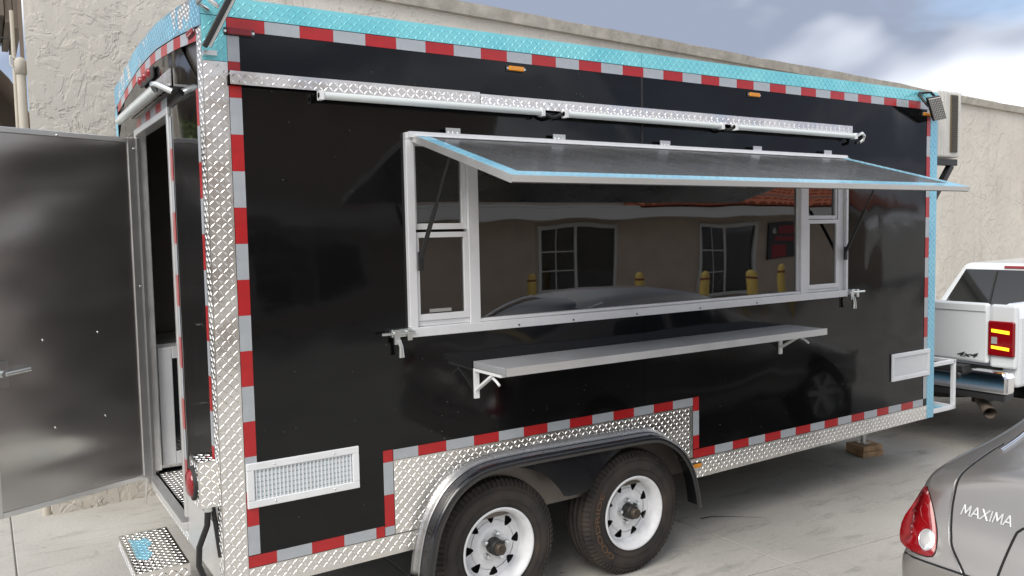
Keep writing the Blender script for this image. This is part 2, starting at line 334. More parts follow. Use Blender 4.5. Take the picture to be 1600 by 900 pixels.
def tread(name, poly, o, u, v, n, m, parent, pitch=.0235, thick=.003, ph=(0, 0), h=.0020):
    # diamond plate: thin sheet with raised lens-shaped lugs, alternately leaning left and right
    b = MB().prism(poly, o, u, v, n, thick); o = Vector(o); u = Vector(u); v = Vector(v); n = Vector(n)
    x0 = min(p[0] for p in poly); x1 = max(p[0] for p in poly); y0 = min(p[1] for p in poly); y1 = max(p[1] for p in poly)
    a, hw = pitch*.76, pitch*.15
    V = []; F = []
    i = 0
    nx = int((x1-x0)/pitch)+2; ny = int((y1-y0)/pitch)+2
    for i in range(nx):
        for j in range(ny):
            cx = x0+(i+.5+ph[0])*pitch; cy = y0+(j+.5+ph[1])*pitch
            sgn = 1 if (i+j) % 2 else -1
            d = (.72, .69*sgn); q = (-d[1], d[0])
            if not (inpoly((cx+d[0]*a*.85, cy+d[1]*a*.85), poly) and inpoly((cx-d[0]*a*.85, cy-d[1]*a*.85), poly)): continue
            def P(s, t, hh): return o+u*(cx+d[0]*s+q[0]*t)+v*(cy+d[1]*s+q[1]*t)+n*(thick+hh)
            k = len(V)
            V += [P(a*.85, 0, -.0002), P(-a*.85, 0, -.0002), P(0, hw, -.0002), P(0, -hw, -.0002), P(a*.38, 0, h), P(-a*.38, 0, h)]
            F += [(k+2, k+4, k+5), (k+3, k+5, k+4), (k, k+4, k+2), (k+1, k+2, k+5), (k, k+3, k+4), (k+1, k+5, k+3)]
    b.add(V, F, False)
    return b.build(name, m, parent)
def rect(x0, x1, y0, y1): return [(x0,y0),(x1,y0),(x1,y1),(x0,y1)]
X_, Y_, Z_ = Vector((1,0,0)), Vector((0,1,0)), Vector((0,0,1))
def text_mesh(body, size, depth, shear=0, bevel=0):
    cu = bpy.data.curves.new('lettering', 'FONT'); cu.body = body; cu.size = size; cu.extrude = depth; cu.shear = shear; cu.offset = bevel; cu.resolution_u = 3
    o = bpy.data.objects.new('lettering', cu); COL.objects.link(o)
    bpy.context.view_layer.update()
    me = bpy.data.meshes.new_from_object(o.evaluated_get(bpy.context.evaluated_depsgraph_get())); bpy.data.objects.remove(o); me.materials.clear(); return me

def resamp(p, n):
    r = []
    for i in range(len(p)-1):
        p0, p1, p2, p3 = p[max(i-1, 0)], p[i], p[i+1], p[min(i+2, len(p)-1)]
        for k in range(n):
            t = k/n; r.append(tuple(.5*((2*b1)+(c1-a1)*t+(2*a1-5*b1+4*c1-d1)*t*t+(-a1+3*b1-3*c1+d1)*t**3) for a1, b1, c1, d1 in zip(p0, p1, p2, p3)))
    return r+[p[-1]]
# ------------------------------------------------------------------ ground
g = MB().add([(-400,-400,-.016),(400,-400,-.016),(400,400,-.016),(-400,400,-.016)], [(0,1,2,3)]).build('ground', 'concrete', kind='structure')
SX, SY, SK = 1.9, 2.6, -.1
def sl_pt(i, j):
    x = 3.08+SX*i; y = -.46+SY*j+SK*(x-3.08); return x, y
for i in range(-6, 7):
    for j in range(-5, 3):
        p = [sl_pt(i, j), sl_pt(i+1, j), sl_pt(i+1, j+1), sl_pt(i, j+1)]
        cx = sum(a[0] for a in p)/4; cy = sum(a[1] for a in p)/4; gp = .004
        top = [(a[0]+(gp if a[0] < cx else -gp), a[1]+(gp if a[1] < cy else -gp)) for a in p]
        b = MB(); vs = [(x, y, -.02) for x, y in top]+[(x, y, -.003) for x, y in top]+[(x+(.005 if x < cx else -.005), y+(.005 if y < cy else -.005), 0) for x, y in top]
        b.add(vs, [(8,9,10,11)]+[(k, (k+1) % 4, 4+(k+1) % 4, 4+k) for k in range(4)]+[(4+k, 4+(k+1) % 4, 8+(k+1) % 4, 8+k) for k in range(4)])
        b.build('slab', 'concrete', g)
cp = [(3.22, .38), (3.30, .37), (3.36, .33), (3.43, .28), (3.52, .20), (3.60, .12)]; b = MB()
for i in range(len(cp)-1):
    (xa, ya), (xb, yb) = cp[i], cp[i+1]; wa, wb = .009*(1-i/6), .009*(1-(i+1)/6)
    b.add([(xa, ya-wa, .003), (xb, yb-wb, .003), (xb, yb+wb, .003), (xa, ya+wa, .003)], [(0,1,2,3)])
b.build('crack', 'crack', g)

# ------------------------------------------------------------------ stucco building behind the trailer
WB, WX, WY, WH = .085, -.463, 3.15, 4.15
bl = thing('stucco_building', (WX, WY, 0), 'cream trowelled stucco building wall rising behind the food trailer', 'building')
wd = Vector((math.cos(WB), math.sin(WB), 0)); wn_ = Vector((math.sin(WB), -math.cos(WB), 0))   # wn_: outward, towards the camera
w0 = Vector((WX, WY, 0))
wq = (w0, w0+wd*30, w0+wd*30-wn_*9, w0+Vector((1.2, 9, 0))); MB().hexa(list(wq)+[q+Z_*WH for q in wq]).build('wall', 'stucco', bl)
b = MB(); V = []; n = 90; random.seed(3); off = 0
for i in range(n+1):
    t = i/n*30-.04; off = off*.6+random.uniform(-.009, .009); q = w0+wd*t
    for du, dz in ((.06+off*.3, WH-.09), (.075, WH+.02+off), (.0, WH+.045+off*.8), (-.3, WH+.03), (-.3, WH-.09)): V.append(q+wn_*du+Z_*dz)
F = [(i*5+k, i*5+(k+1) % 5, i*5+5+(k+1) % 5, i*5+5+k) for i in range(n) for k in range(5)]+[(0,1,2,3,4), tuple(n*5+k for k in range(5))]
b.add(V, F).build('coping', 'stuccotrim', bl)
# roof equipment and red sign at the right-hand end
def wpt(t, o_, z): return w0+wd*t+wn_*o_+Z_*z
ru = thing('rooftop_unit', wpt(16.6, -.9, WH), 'weathered grey equipment on the roof edge at far right', 'roof unit')
b = MB().bar(wpt(16.1, -1, WH+.16), wpt(17.6, -1, WH+.16), .5, .32); b.build('casing', 'pipe', ru, bevel=.03)
MB().tube([wpt(15.9, -1, WH+.02), wpt(15.95, -1, WH+.28), wpt(16.2, -1, WH+.38), wpt(16.7, -1, WH+.36)], .06).build('duct', 'metal', ru)
sg = thing('wall_sign', wpt(16.9, .02, 2.0), 'red sign panel fixed on the stucco wall at right edge', 'sign')
MB().bar(wpt(17.0, .03, 2.85), wpt(19.0, .03, 2.85), .03, 1.6).build('panel', 'signred', sg); MB().bar(wpt(17.05, .05, 2.85), wpt(18.95, .05, 2.85), .012, 1.5).build('face', 'fascia', sg)

# left corner clutter: pipe, mast, brown overhang, arched canopy, shrub
pp = thing('drain_pipe', (-.50, 3.2, 0), 'fat cream pipe standing at the left corner of the stucco wall', 'pipe')
MB().tube([(-.497, 3.2, 0), (-.497, 3.2, 3.2)], .029, 16).build('pipe', 'pipe', pp)
MB().lathe([(0, .030), (0, .036), (.09, .036), (.10, .032), (.115, .018), (.12, 0)], (-.497, 3.2, 3.14), (0,0,1), 16).build('cap', 'pipe', pp)
ms = thing('service_mast', (-.532, 3.4, 0), 'thin grey electric conduit with bracket beside the cream pipe', 'conduit')
MB().tube([(-.528, 3.4, 0), (-.526, 3.4, 3.62)], .013).build('conduit', 'pipe', ms)
MB().tube([(-.55, 3.38, 3.30), (-.55, 3.38, 3.24), (-.515, 3.38, 3.18), (-.50, 3.38, 3.27), (-.55, 3.38, 3.30)], .006, 6).build('bracket', 'fascia', ms)
MB().tube([(-.528, 3.4, 3.42), (-.60, 3.42, 3.43), (-6, 5, 4.0)], .005, 5).build('wire', 'hose', ms)
oh = thing('brown_overhang', (-.9, 4.2, 0), 'brown ribbed metal overhang at upper left corner', 'overhang')
b = MB()
for k in range(9): x = -.44-.055*k; b.box(x-.050, x, 4.0+.014*(k % 2), 5.2, 3.63+.045*(k % 3), 4.9)
b.build('ribbed_fascia', 'brown', oh)
MB().box(-.46, -.435, 3.9, 3.98, 0, 4.6).build('post', 'brown', oh); MB().box(-.93, -.87, 5.1, 5.18, 0, 3.7).build('post', 'brown', oh)
cn = thing('arched_canopy', (-.95, 6.2, 0), 'tan arched fabric canopy at far left behind the open door', 'canopy')
b = MB(); V = []
for i in range(17):
    a = math.pi*i/16
    for y in (6.0, 7.4): V.append((-1.0-.75*math.cos(a), y, 2.65+1.22*math.sin(a)**.8))
b.add(V, [(2*i, 2*i+1, 2*i+3, 2*i+2) for i in range(16)], True); b.add([V[2*i+1] for i in range(17)], [tuple(range(17))]); b.build('fabric', 'brown', cn)
for x, y in ((-1.74, 6.05), (-.26, 6.05), (-1.74, 7.35), (-.26, 7.35)): MB().tube([(x, y, 0), (x, y, 2.66)], .03, 8).build('leg', 'pipe', cn)
def shrub(loc, h, rx, label):
    o = thing('shrub', loc, label, 'shrub'); b = MB(); 
    for k in range(7):
        a = random.uniform(0, 6.28); b.tube([loc, (loc[0]+.2*rx*math.cos(a), loc[1]+.2*rx*math.sin(a), h*.5), (loc[0]+.6*rx*math.cos(a), loc[1]+.6*rx*math.sin(a), h*.9)], [.02, .015, .006], 5)
    b.build('stems', 'brown', o)
    for nm, mm, cnt in (('foliage', 'leaf', 1500), ('foliage', 'leaf2', 900)):
        b = MB()
        for k in range(cnt):
            d = Vector((random.gauss(0, 1), random.gauss(0, 1), random.gauss(0, 1))).normalized()*random.uniform(.5, 1)**.5
            c = Vector((loc[0]+d.x*rx, loc[1]+d.y*rx, h*.55+d.z*h*.47)); a = Vector((random.gauss(0,1), random.gauss(0,1), random.gauss(0,1))).normalized()*.06; p_ = a.orthogonal().normalized()*.022
            b.add([c-a, c+p_, c+a, c-p_], [(0,1,2,3)])
        f_ = b.build(nm, mm, o); f_['kind'] = 'stuff'
shrub((-.86, 4.9, 0), 3.17, .46, 'leafy green shrub at far left above the open door')

# ------------------------------------------------------------------ food trailer
T = thing('food_trailer', (2.68, 1.25, 0), 'black food trailer with raised serving hatch and red and white reflective tape', 'food trailer')
TL, TW = 5.365, 2.5
RZ = [(0, 2.965), (.5, 3.02), (.95, 3.055), (1.25, 3.06), (1.55, 3.055), (2.0, 3.02), (2.5, 2.965)]
# side wall facing the camera: one black skin with the serving opening left out
WX0, WX1, WZ0, WZ1 = .89, 4.232, 1.485, 2.45
def skin(xs, zs, hole, y):
    b = MB()
    for i in range(len(xs)-1):
        for j in range(len(zs)-1):
            if hole(.5*(xs[i]+xs[i+1]), .5*(zs[j]+zs[j+1])): continue
            b.box(xs[i], xs[i+1], y, y+.004, zs[j], zs[j+1])
    return b
def sheet(xs, zs, hole, y):
    bm = bmesh.new(); vv = {}
    for i in range(len(xs)):
        for j in range(len(zs)): vv[i, j] = bm.verts.new((xs[i], y, zs[j]))
    for i in range(len(xs)-1):
        for j in range(len(zs)-1):
            if not hole(.5*(xs[i]+xs[i+1]), .5*(zs[j]+zs[j+1])): bm.faces.new((vv[i,j], vv[i+1,j], vv[i+1,j+1], vv[i,j+1]))
    bmesh.ops.delete(bm, geom=[v for v in bm.verts if not v.link_faces], context='VERTS')
    r = bmesh.ops.extrude_face_region(bm, geom=list(bm.faces)); bmesh.ops.translate(bm, vec=(0, .003, 0), verts=[v for v in r['geom'] if isinstance(v, bmesh.types.BMVert)])
    bmesh.ops.recalc_face_normals(bm, faces=bm.faces); me = bpy.data.meshes.new('side_panel'); bm.to_mesh(me); bm.free(); return me
win = lambda x, z: WX0 < x < WX1 and WZ0 < z < WZ1
plt = lambda x, z: .79 < x < 2.765 and z < .905
link('side_panel', sheet([.10, .79, .89, 2.379], [.545, .905, WZ0, WZ1, 2.885], lambda x, z: win(x, z) or plt(x, z), 0), 'black', T)
link('side_panel', sheet([2.382, 2.765, 4.232, 5.27], [.58, .905, WZ0, WZ1, 2.885], lambda x, z: win(x, z) or plt(x, z), .0008), 'black', T)
MB().box(2.372, 2.388, -.0015, .0005, 2.46, 2.885).build('seam_strip', 'blackmat', T)
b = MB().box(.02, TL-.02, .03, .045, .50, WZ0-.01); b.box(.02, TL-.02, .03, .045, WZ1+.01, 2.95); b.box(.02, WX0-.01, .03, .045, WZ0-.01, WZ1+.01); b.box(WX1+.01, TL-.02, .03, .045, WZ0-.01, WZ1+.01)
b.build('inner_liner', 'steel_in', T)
# rivets and scuffed screw heads on the skin
b = MB(); random.seed(11)
def rivet(x, z, y=0, r=.0042): b.lathe([(0, r), (.0016, r*.8), (.0024, 0)], (x, y, z), (0, -1, 0), 8)
for z in (.72, 1.12, 1.36, 2.2, 2.44):
    for x in (.33, .62): rivet(x+random.uniform(-.02, .02), z+random.uniform(-.03, .03))
for x in (4.34, 4.5, 4.66, 4.82, 4.98, 5.14):
    for z in (2.52, 1.50, 1.97): rivet(x+random.uniform(-.02, .02), z+random.uniform(-.01, .01), .0008)
for z in (.75, .88, 1.02, 1.17, 1.3):
    for x in (3.02, 3.62, 4.22, 4.7): rivet(x+random.uniform(-.02, .02), z+random.uniform(-.02, .02), .0008)
for x in (1.0, 1.15, 1.6, 2.1): rivet(x, 1.05+random.uniform(-.05, .1))
b.build('rivets', 'blackmat', T, kind='stuff')
# tread plates of the side
tread('corner_plate', rect(0, .099, .44, 2.70), (0, 0, 0), X_, Z_, -Y_, 'plate', T)
tread('corner_plate', rect(0, .099, 2.702, 2.884), (0, 0, 0), X_, Z_, -Y_, 'cyan', T)
tread('front_corner_plate', rect(5.272, TL, .475, 2.884), (0, 0, 0), X_, Z_, -Y_, 'blue', T)
tread('top_trim_plate', rect(0, 2.378, 2.887, 2.966), (0, 0, 0), X_, Z_, -Y_, 'cyan', T)
tread('top_trim_plate', rect(2.382, TL, 2.887, 2.966), (0, .001, 0), X_, Z_, -Y_, 'cyan', T)
fz = [(2.72, .46), (2.70, .50), (2.66, .585), (2.58, .69), (2.48, .765), (2.36, .812), (1.26, .822), (1.14, .79), (1.03, .715), (.95, .60), (.912, .46)]
tread('wheel_arch_plate', [(.792, .547), (.792, .903), (2.763, .903), (2.763, .587)]+[(2.70, .587)]+fz[3:9]+[(.955, .61), (.93, .547)], (0, 0, 0), X_, Z_, -Y_, 'plate', T)
tread('skirt_plate', [(.10, .445), (.908, .45), (.928, .543), (.10, .543)], (0, 0, 0), X_, Z_, -Y_, 'plate', T)
tread('skirt_plate', [(2.715, .455), (5.27, .475), (5.27, .578), (2.675, .578)], (0, 0, 0), X_, Z_, -Y_, 'plate', T)
# rear faces
Ys = lambda y: Vector((0, y, 0))
def rz(y):
    for (a, za), (c, zc) in zip(RZ, RZ[1:]):
        if a <= y <= c: return za+(zc-za)*(y-a)/(c-a)
    return RZ[0][1]
DY0, DY1, DZ0, DZ1 = .76, 1.70, .585, 2.575
bm = MB()
def rbox(y0, y1, z0, z1, x=0, t=.004): bm.box(x, x+t, y0, y1, z0, z1)
rbox(.06, DY0-.035, .72, 2.60); bm.build('rear_panel', 'black', T)
bm = MB(); rbox(DY1+.035, TW-.06, .55, 2.60); bm.build('rear_panel', 'black', T)
bm = MB(); bm.prism([(.06, 2.603)]+[(TW-.06, 2.603)]+[(y, z-.13) for y, z in RZ[::-1] if .06 < y < TW-.06], (0, 0, 0), Y_, Z_, X_, .004); bm.build('rear_header_panel', 'black', T)
bm = MB(); rbox(.06, DY0-.035, .46, .717); bm.build('rear_kick_panel', 'metal', T)
tread('rear_corner_plate', rect(.0035, .085, .44, 2.84), (0, 0, 0), Y_, Z_, -X_, 'plate', T)
tread('rear_corner_plate', rect(TW-.085, TW, .44, 2.83), (0, 0, 0), Y_, Z_, -X_, 'blue', T)
arc = [(y, z) for y, z in RZ]
tread('roof_edge_plate', [(.0035, 2.842)]+[(y, z-.125) for y, z in RZ[1:-1]]+[(TW, 2.832)]+RZ[::-1], (0, 0, 0), Y_, Z_, -X_, 'peel', T)
tread('rear_sill_plate', rect(DY0-.035, DY1+.035, .46, .52), (0, 0, 0), Y_, Z_, -X_, 'plate', T)
# roof, floor, other walls
b = MB(); V = []
for y, z in RZ: V += [(.004, y, z-.004), (TL-.004, y, z-.004)]
b.add(V, [(2*i, 2*i+1, 2*i+3, 2*i+2) for i in range(len(RZ)-1)]); b.build('roof', 'white', T)
b = MB(); V = []
for y, z in RZ: V += [(.03, y, z-.07), (TL-.03, y, z-.07)]
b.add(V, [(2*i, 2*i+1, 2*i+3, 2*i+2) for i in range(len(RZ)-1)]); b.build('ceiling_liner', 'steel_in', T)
MB().box(.02, TL-.02, .05, TW-.05, .50, .56).build('floor_deck', 'plastic', T)
tread('floor_plate', rect(.03, .55, DY0-.03, DY1+.03), (0, 0, .5605), X_, Y_, Z_, 'plate', T)
MB().box(.004, TL-.004, TW-.04, TW, .46, 2.93).build('far_wall', 'black', T)
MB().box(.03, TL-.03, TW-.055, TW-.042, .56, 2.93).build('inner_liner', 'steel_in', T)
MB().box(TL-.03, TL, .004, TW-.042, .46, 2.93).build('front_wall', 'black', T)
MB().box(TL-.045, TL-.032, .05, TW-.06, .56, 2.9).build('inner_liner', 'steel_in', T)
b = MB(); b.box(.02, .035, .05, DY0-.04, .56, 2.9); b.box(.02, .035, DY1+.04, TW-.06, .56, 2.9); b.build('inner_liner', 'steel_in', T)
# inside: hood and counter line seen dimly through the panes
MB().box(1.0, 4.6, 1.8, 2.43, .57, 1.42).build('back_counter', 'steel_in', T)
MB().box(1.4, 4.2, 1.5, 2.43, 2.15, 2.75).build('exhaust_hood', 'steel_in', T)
# chassis
b = MB()
for y in (.30, 2.2): b.box(.1, TL, y-.03, y+.03, .40, .497)
for x in (.3, 1.0, 2.7, 3.6, 4.5, 5.2): b.box(x-.03, x+.03, .33, 2.17, .43, .496)
for x in (1.351, 2.263): b.box(x-.03, x+.03, .25, 2.25, .33, .39)
b.box(.92, 2.72, .26, .275, .42, .9); b.build('chassis', 'blackmat', T)
MB().box(.93, 2.70, .245, .258, .45, .88).build('wheel_well_liner', 'walu', T)
MB().box(.93, 2.70, .01, .255, .86, .875).build('wheel_well_liner', 'blackmat', T)
# tongue and platform frame
b = MB()
for s in (-1, 1): b.bar((TL-.3, 1.25+s*.85, .44), (7.0-.5, 1.25+s*.08, .44), .05, .1)
b.bar((6.3, 1.25, .46), (6.1, 1.25, .46), .1, .1); b.build('tongue', 'blackmat', T)
PF = MB()
x0, x1, y0, y1, z0, z1 = TL+.01, 5.70, .03, 2.47, .505, .875
for z in (z0, z1): PF.bar((x0, y0, z), (x1, y0, z), .03, .03); PF.bar((x1, y0-.015, z), (x1, y1, z), .03, .03); PF.bar((x0, y1, z), (x1, y1, z), .03, .03)
for y in (y0, y1): PF.bar((x1, y, z0+.015), (x1, y, z1-.015), .03, .03)
pf = PF.build('platform_frame', 'white', T, bevel=.003)
tread('platform_deck', rect(x0, x1-.016, y0+.016, y1-.016), (0, 0, z0-.01), X_, Y_, Z_, 'blue', T)
# stabiliser jack
jk = MB().tube([(5.545, .72, .095), (5.545, .72, .46)], .022, 12); jk.box(5.50, 5.59, .675, .765, .089, .099); jk.tube([(5.545, .72, .2), (5.545, .72, .46)], .03, 12); jk.bar((5.3, .72, .45), (5.6, .72, .45), .05, .06); jk.build('stabiliser_jack', 'metal', T)

# reflective tape: every red and white length is its own piece
tape_me = {}
def tape(c, du, dv, nrm, col, w_, h_):
    key = (col, round(w_, 3), round(h_, 3))
    if key not in tape_me:
        b = MB().box(-w_/2, w_/2, -.0008, 0, -h_/2, h_/2); me = bpy.data.meshes.new('tape'); me.from_pydata(b.v, [], b.f); me.update(); me.materials.append(M['red' if col else 'silver']); tape_me[key] = me
    rotm = Matrix((Vector(du), -Vector(nrm), Vector(dv))).transposed()
    o = link('reflective_tape', tape_me[key], None, T, loc=Vector(c)+Vector(nrm)*.0012); o.rotation_euler = rotm.to_euler(); return o
def hrun(xs, z0, z1, first_red, y=0, lift=0):
    for i in range(len(xs)-1):
        tape(((xs[i]+xs[i+1])/2, y-lift, (z0+z1)/2), X_, Z_, -Y_, (i % 2 == 0) == first_red, xs[i+1]-xs[i]-.0006, z1-z0)
def vrun(zs, x0, x1, first_red, y=0, lift=0):
    for i in range(len(zs)-1):
        tape(((x0+x1)/2, y-lift, (zs[i]+zs[i+1])/2), X_, Z_, -Y_, (i % 2 == 0) == first_red, x1-x0, zs[i]-zs[i+1]-.0006)
hrun([.101]+[.2582+.1524*i for i in range(33)]+[5.268], 2.832, 2.884, True)
vrun([2.831, 2.705, 2.667], .1005, .150, False)
vrun([2.606]+[2.5566-.1524*i for i in range(13)], .1015, .152, True)
vrun([2.5566-.1524*12, .60], .1015, .152, False)
hrun([.1005, .223, .382, .535, .694, .738], .5455, .5965, True)
vrun([.957, .90, .743, .589, .547], .740, .7895, True)
hrun([.792, .923, 1.077, 1.235, 1.383, 1.537, 1.689, 1.838, 1.993, 2.145, 2.297, 2.449, 2.602, 2.766], .905, .955, False, lift=.001)
vrun([.956, .871, .72, .638], 2.7685, 2.818, True)
hrun([2.7685, 2.955, 3.115, 3.262, 3.417, 3.571, 3.723, 3.877, 4.028, 4.177, 4.33, 4.479, 4.633, 4.776, 4.936, 5.089, 5.222], .581, .633, True)
vrun([2.830, 2.788]+[2.635-.1524*i for i in range(13)]+[.634], 5.224, 5.2705, False)
def rrun(zs, y0, y1, first_red):
    for i in range(len(zs)-1): tape((0, (y0+y1)/2, (zs[i]+zs[i+1])/2), -Y_, Z_, -X_, (i % 2 == 0) == first_red, y1-y0, zs[i]-zs[i+1]-.0006)
rrun([2.60-.1524*i for i in range(14)], .087, .134, True)
rrun([2.56-.1524*i for i in range(13)], DY0-.07, DY0-.036, False)
ys = [.09+.1524*i for i in range(16)]
for i in range(15):
    ya, yb = ys[i], ys[i+1]; za, zb = rz(ya)-.155, rz(yb)-.155
    d = Vector((0, ya-yb, za-zb)).normalized(); tape((0, (ya+yb)/2, (za+zb)/2), d, Vector((0, -d.z, d.y))*(-1 if d.y < 0 else 1), -X_, i % 2 == 0, (Vector((0, ya-yb, za-zb))).length-.0006, .05)
for i in range(6): tape((0, DY0+.08+.1524*i, 2.638), -Y_, Z_, -X_, i % 2 == 1, .1518, .05)

# serving window
sw = thing; FR = MB()
def fbar(B, x0, x1, z0, z1, y0=-.028, y1=.03): B.box(x0, x1, y0, y1, z0, z1)
fbar(FR, WX0, WX1, WZ1-.032, WZ1); fbar(FR, WX0, WX1, WZ0, WZ0+.045, -.034); fbar(FR, WX0, WX0+.042, WZ0+.045, WZ1-.032); fbar(FR, WX1-.022, WX1, WZ0+.045, WZ1-.032, -.034); fbar(FR, 4.15, WX1-.0225, WZ0+.045, WZ1-.032, -.012)
fbar(FR, 1.222, 1.281, WZ0+.045, WZ1-.032, -.022); fbar(FR, 3.745, 3.822, WZ0+.045, WZ1-.032, -.022)
FR.box(1.2815, 3.7445, -.018, .03, WZ0+.046, WZ0+.062); FR.box(.9325, 1.2215, -.008, .03, WZ0+.046, 1.557); FR.box(3.8225, 4.1495, -.008, .03, WZ0+.046, 1.55)
wf = FR.build('serving_window', 'walu', T, bevel=.003)
def sash(x0, x1, z0, z1, y0, y1, t=.022, name='sash'):
    b = MB(); b.box(x0, x1, y0, y1, z0, z0+t*1.2); b.box(x0, x1, y0, y1, z1-t, z1); b.box(x0, x0+t*.7, y0, y1, z0+t*1.2, z1-t); b.box(x1-t, x1, y0, y1, z0+t*1.2, z1-t)
    return b.build(name, 'walu', wf, bevel=.002)
def pane(x0, x1, z0, z1, y): return MB().box(x0, x1, y, y+.005, z0, z1).build('pane', 'glass', wf)
sash(.933, 1.221, 1.558, 1.982, -.016, .008, .026); pane(.950, 1.199, 1.586, 1.958, -.004)
sash(.933, 1.221, 1.995, 2.416, -.004, .02, .024); pane(.948, 1.199, 2.02, 2.395, .012)
sash(3.823, 4.149, 1.551, 2.018, -.016, .008, .026); pane(3.84, 4.126, 1.58, 1.993, -.004)
sash(3.823, 4.149, 2.022, 2.416, -.004, .02, .02); pane(3.838, 4.13, 2.044, 2.398, .012)
pane(1.2812, 3.7448, WZ0+.062, WZ1-.0325, .006)
MB().box(3.722, 3.744, -.004, .004, WZ0+.064, WZ1-.034).build('glazing_bead', 'walu', wf)
b = MB(); b.box(1.0, 1.12, -.012, -.007, 1.596, 1.612); b.build('sash_lock', 'zinc', wf)
b = MB()
for x in (1.5, 1.85, 2.3, 2.8, 3.3): b.lathe([(0, .006), (.003, .004), (.004, 0)], (x, -.034, WZ0+.014), (0, -1, 0), 8)
b.build('screws', 'blackmat', wf, kind='stuff')

# awning hatch propped open
AX0, AX1 = .925, 4.175
ah = Vector((0, -.035, 2.437)); af = Vector((0, -.885, 2.192)); ad = (af-ah).normalized(); an = Vector((0, ad.z, -ad.y)); an = an if an.z > 0 else -an
def ap(x, t, h): return ah+ad*t+an*h+X_*x
ALn = (af-ah).length
def aslab(B, x0, x1, t0, t1, h0, h1): B.hexa([ap(x0,t0,h0), ap(x1,t0,h0), ap(x1,t1,h0), ap(x0,t1,h0), ap(x0,t0,h1), ap(x1,t0,h1), ap(x1,t1,h1), ap(x0,t1,h1)])
M['awntop'] = mat('awning_skin', (.085, .083, .082), .27, .45, spec=.6, bump=1, bscale=.8, bdist=.02, rvar=.08, vscale=2)
b = MB(); aslab(b, AX0, AX1, 0, ALn, -.03, 0); aw = b.build('awning_hatch', 'awntop', T)
b = MB(); aslab(b, AX0-.004, AX1+.004, ALn+.001, ALn+.006, -.024, .002); b.build('edge_trim', 'metal', aw)
b = MB(); aslab(b, AX0-.005, AX0-.001, 0, ALn, -.030, .002); b.build('edge_trim', 'metal', aw); b = MB(); aslab(b, AX1+.001, AX1+.005, 0, ALn, -.030, .002); b.build('edge_trim', 'metal', aw)
for x0, x1, t0, t1 in ((AX0, AX1, ALn-.085, ALn), (AX0, AX0+.075, .02, ALn-.086), (AX1-.075, AX1, .02, ALn-.086)):
    tread('edge_film', rect(x0, x1, t0, t1), ah, X_, ad, an, 'blue', aw, thick=.0012, h=.0009)
b = MB(); aslab(b, AX0, AX1, .012, .05, .002, .005); b.build('hinge_rail', 'walu', aw)
MB().box(WX0+.01, WX1-.04, -.05, -.0285, 2.425, 2.452).build('hinge_rail', 'walu', T)
hm = None
for x in (1.141, 1.774, 2.525, 3.306, 4.003):
    if hm is None:
        b = MB(); b.box(-.04, .04, -.006, -.001, .0, .048); b.tube([(-.04, -.012, -.002), (.04, -.012, -.002)], .007, 8)
        for q in (-.025, 0, .025): b.lathe([(0, .006), (.003, .004), (.004, 0)], (q, -.006, .026), (0, -1, 0), 8)
        b.hexa([(-.04,-.014,-.004),(.04,-.014,-.004),(.04,-.058,-.018),(-.04,-.058,-.018),(-.04,-.014,0),(.04,-.014,0),(.04,-.058,-.014),(-.04,-.058,-.014)])
        o = b.build('hinge', 'zinc', T); hm = o.data; o.location = Vector((x, -.028, 2.432))-OFF[T.name]
    else: link('hinge', hm, None, T, loc=(x, -.028, 2.432))
for x, zb, zt in ((.945, 1.86, 2.39), (4.19, 1.80, 2.36)):
    tx = AX0+.03 if x < 2 else AX1-.03; p0 = Vector((x, -.045, zb)); p1 = ap(tx, .32, -.04); q = p0.lerp(p1, .55)
    b = MB(); b.tube([p0, q], .011, 10); s_ = b.build('gas_strut', 'blackmat', T); MB().tube([q, p1], .005, 8).build('rod', 'blackmat', s_)
    MB().box(x-.012, x+.012, -.05, -.036, zb-.06, zb+.03).build('bracket', 'blackmat', s_)
# latches
for x, sgn in ((.845, -1), (4.30, 1)):
    b = MB(); b.box(x-.055, x+.05, -.03, -.0012, 1.492, 1.530); b.tube([(x+sgn*-.06, -.04, 1.512), (x+sgn*.11, -.04, 1.512)], .008, 8)
    b.box(x-.05, x-.02, -.05, -.03, 1.46, 1.53); b.box(x+.02, x+.045, -.045, -.03, 1.475, 1.53)
    b.tube([(x-.03*1, -.05, 1.48), (x-.02, -.052, 1.45), (x-.018, -.05, 1.40)], [.012, .012, .016], 8); b.build('slide_latch', 'zinc', T, bevel=.003)
# shelf
b = MB().box(1.24, 3.62, -.31, -.004, 1.30, 1.334); sh = b.build('serving_shelf', 'shelf', T, bevel=.003)
MB().box(1.238, 3.622, -.315, -.3102, 1.296, 1.336).build('edge_trim', 'metal', sh)
for x in (1.255, 3.56):
    b = MB(); b.box(x-.014, x+.014, -.012, -.001, 1.145, 1.298); b.box(x-.014, x+.014, -.26, -.012, 1.284, 1.298)
    b.bar((x, -.012, 1.19), (x, -.17, 1.283), .012, .022, (1,0,0)); b.tube([(x, -.15, 1.275), (x, -.2, 1.255), (x, -.225, 1.24)], .007, 6); b.build('bracket', 'white', sh)
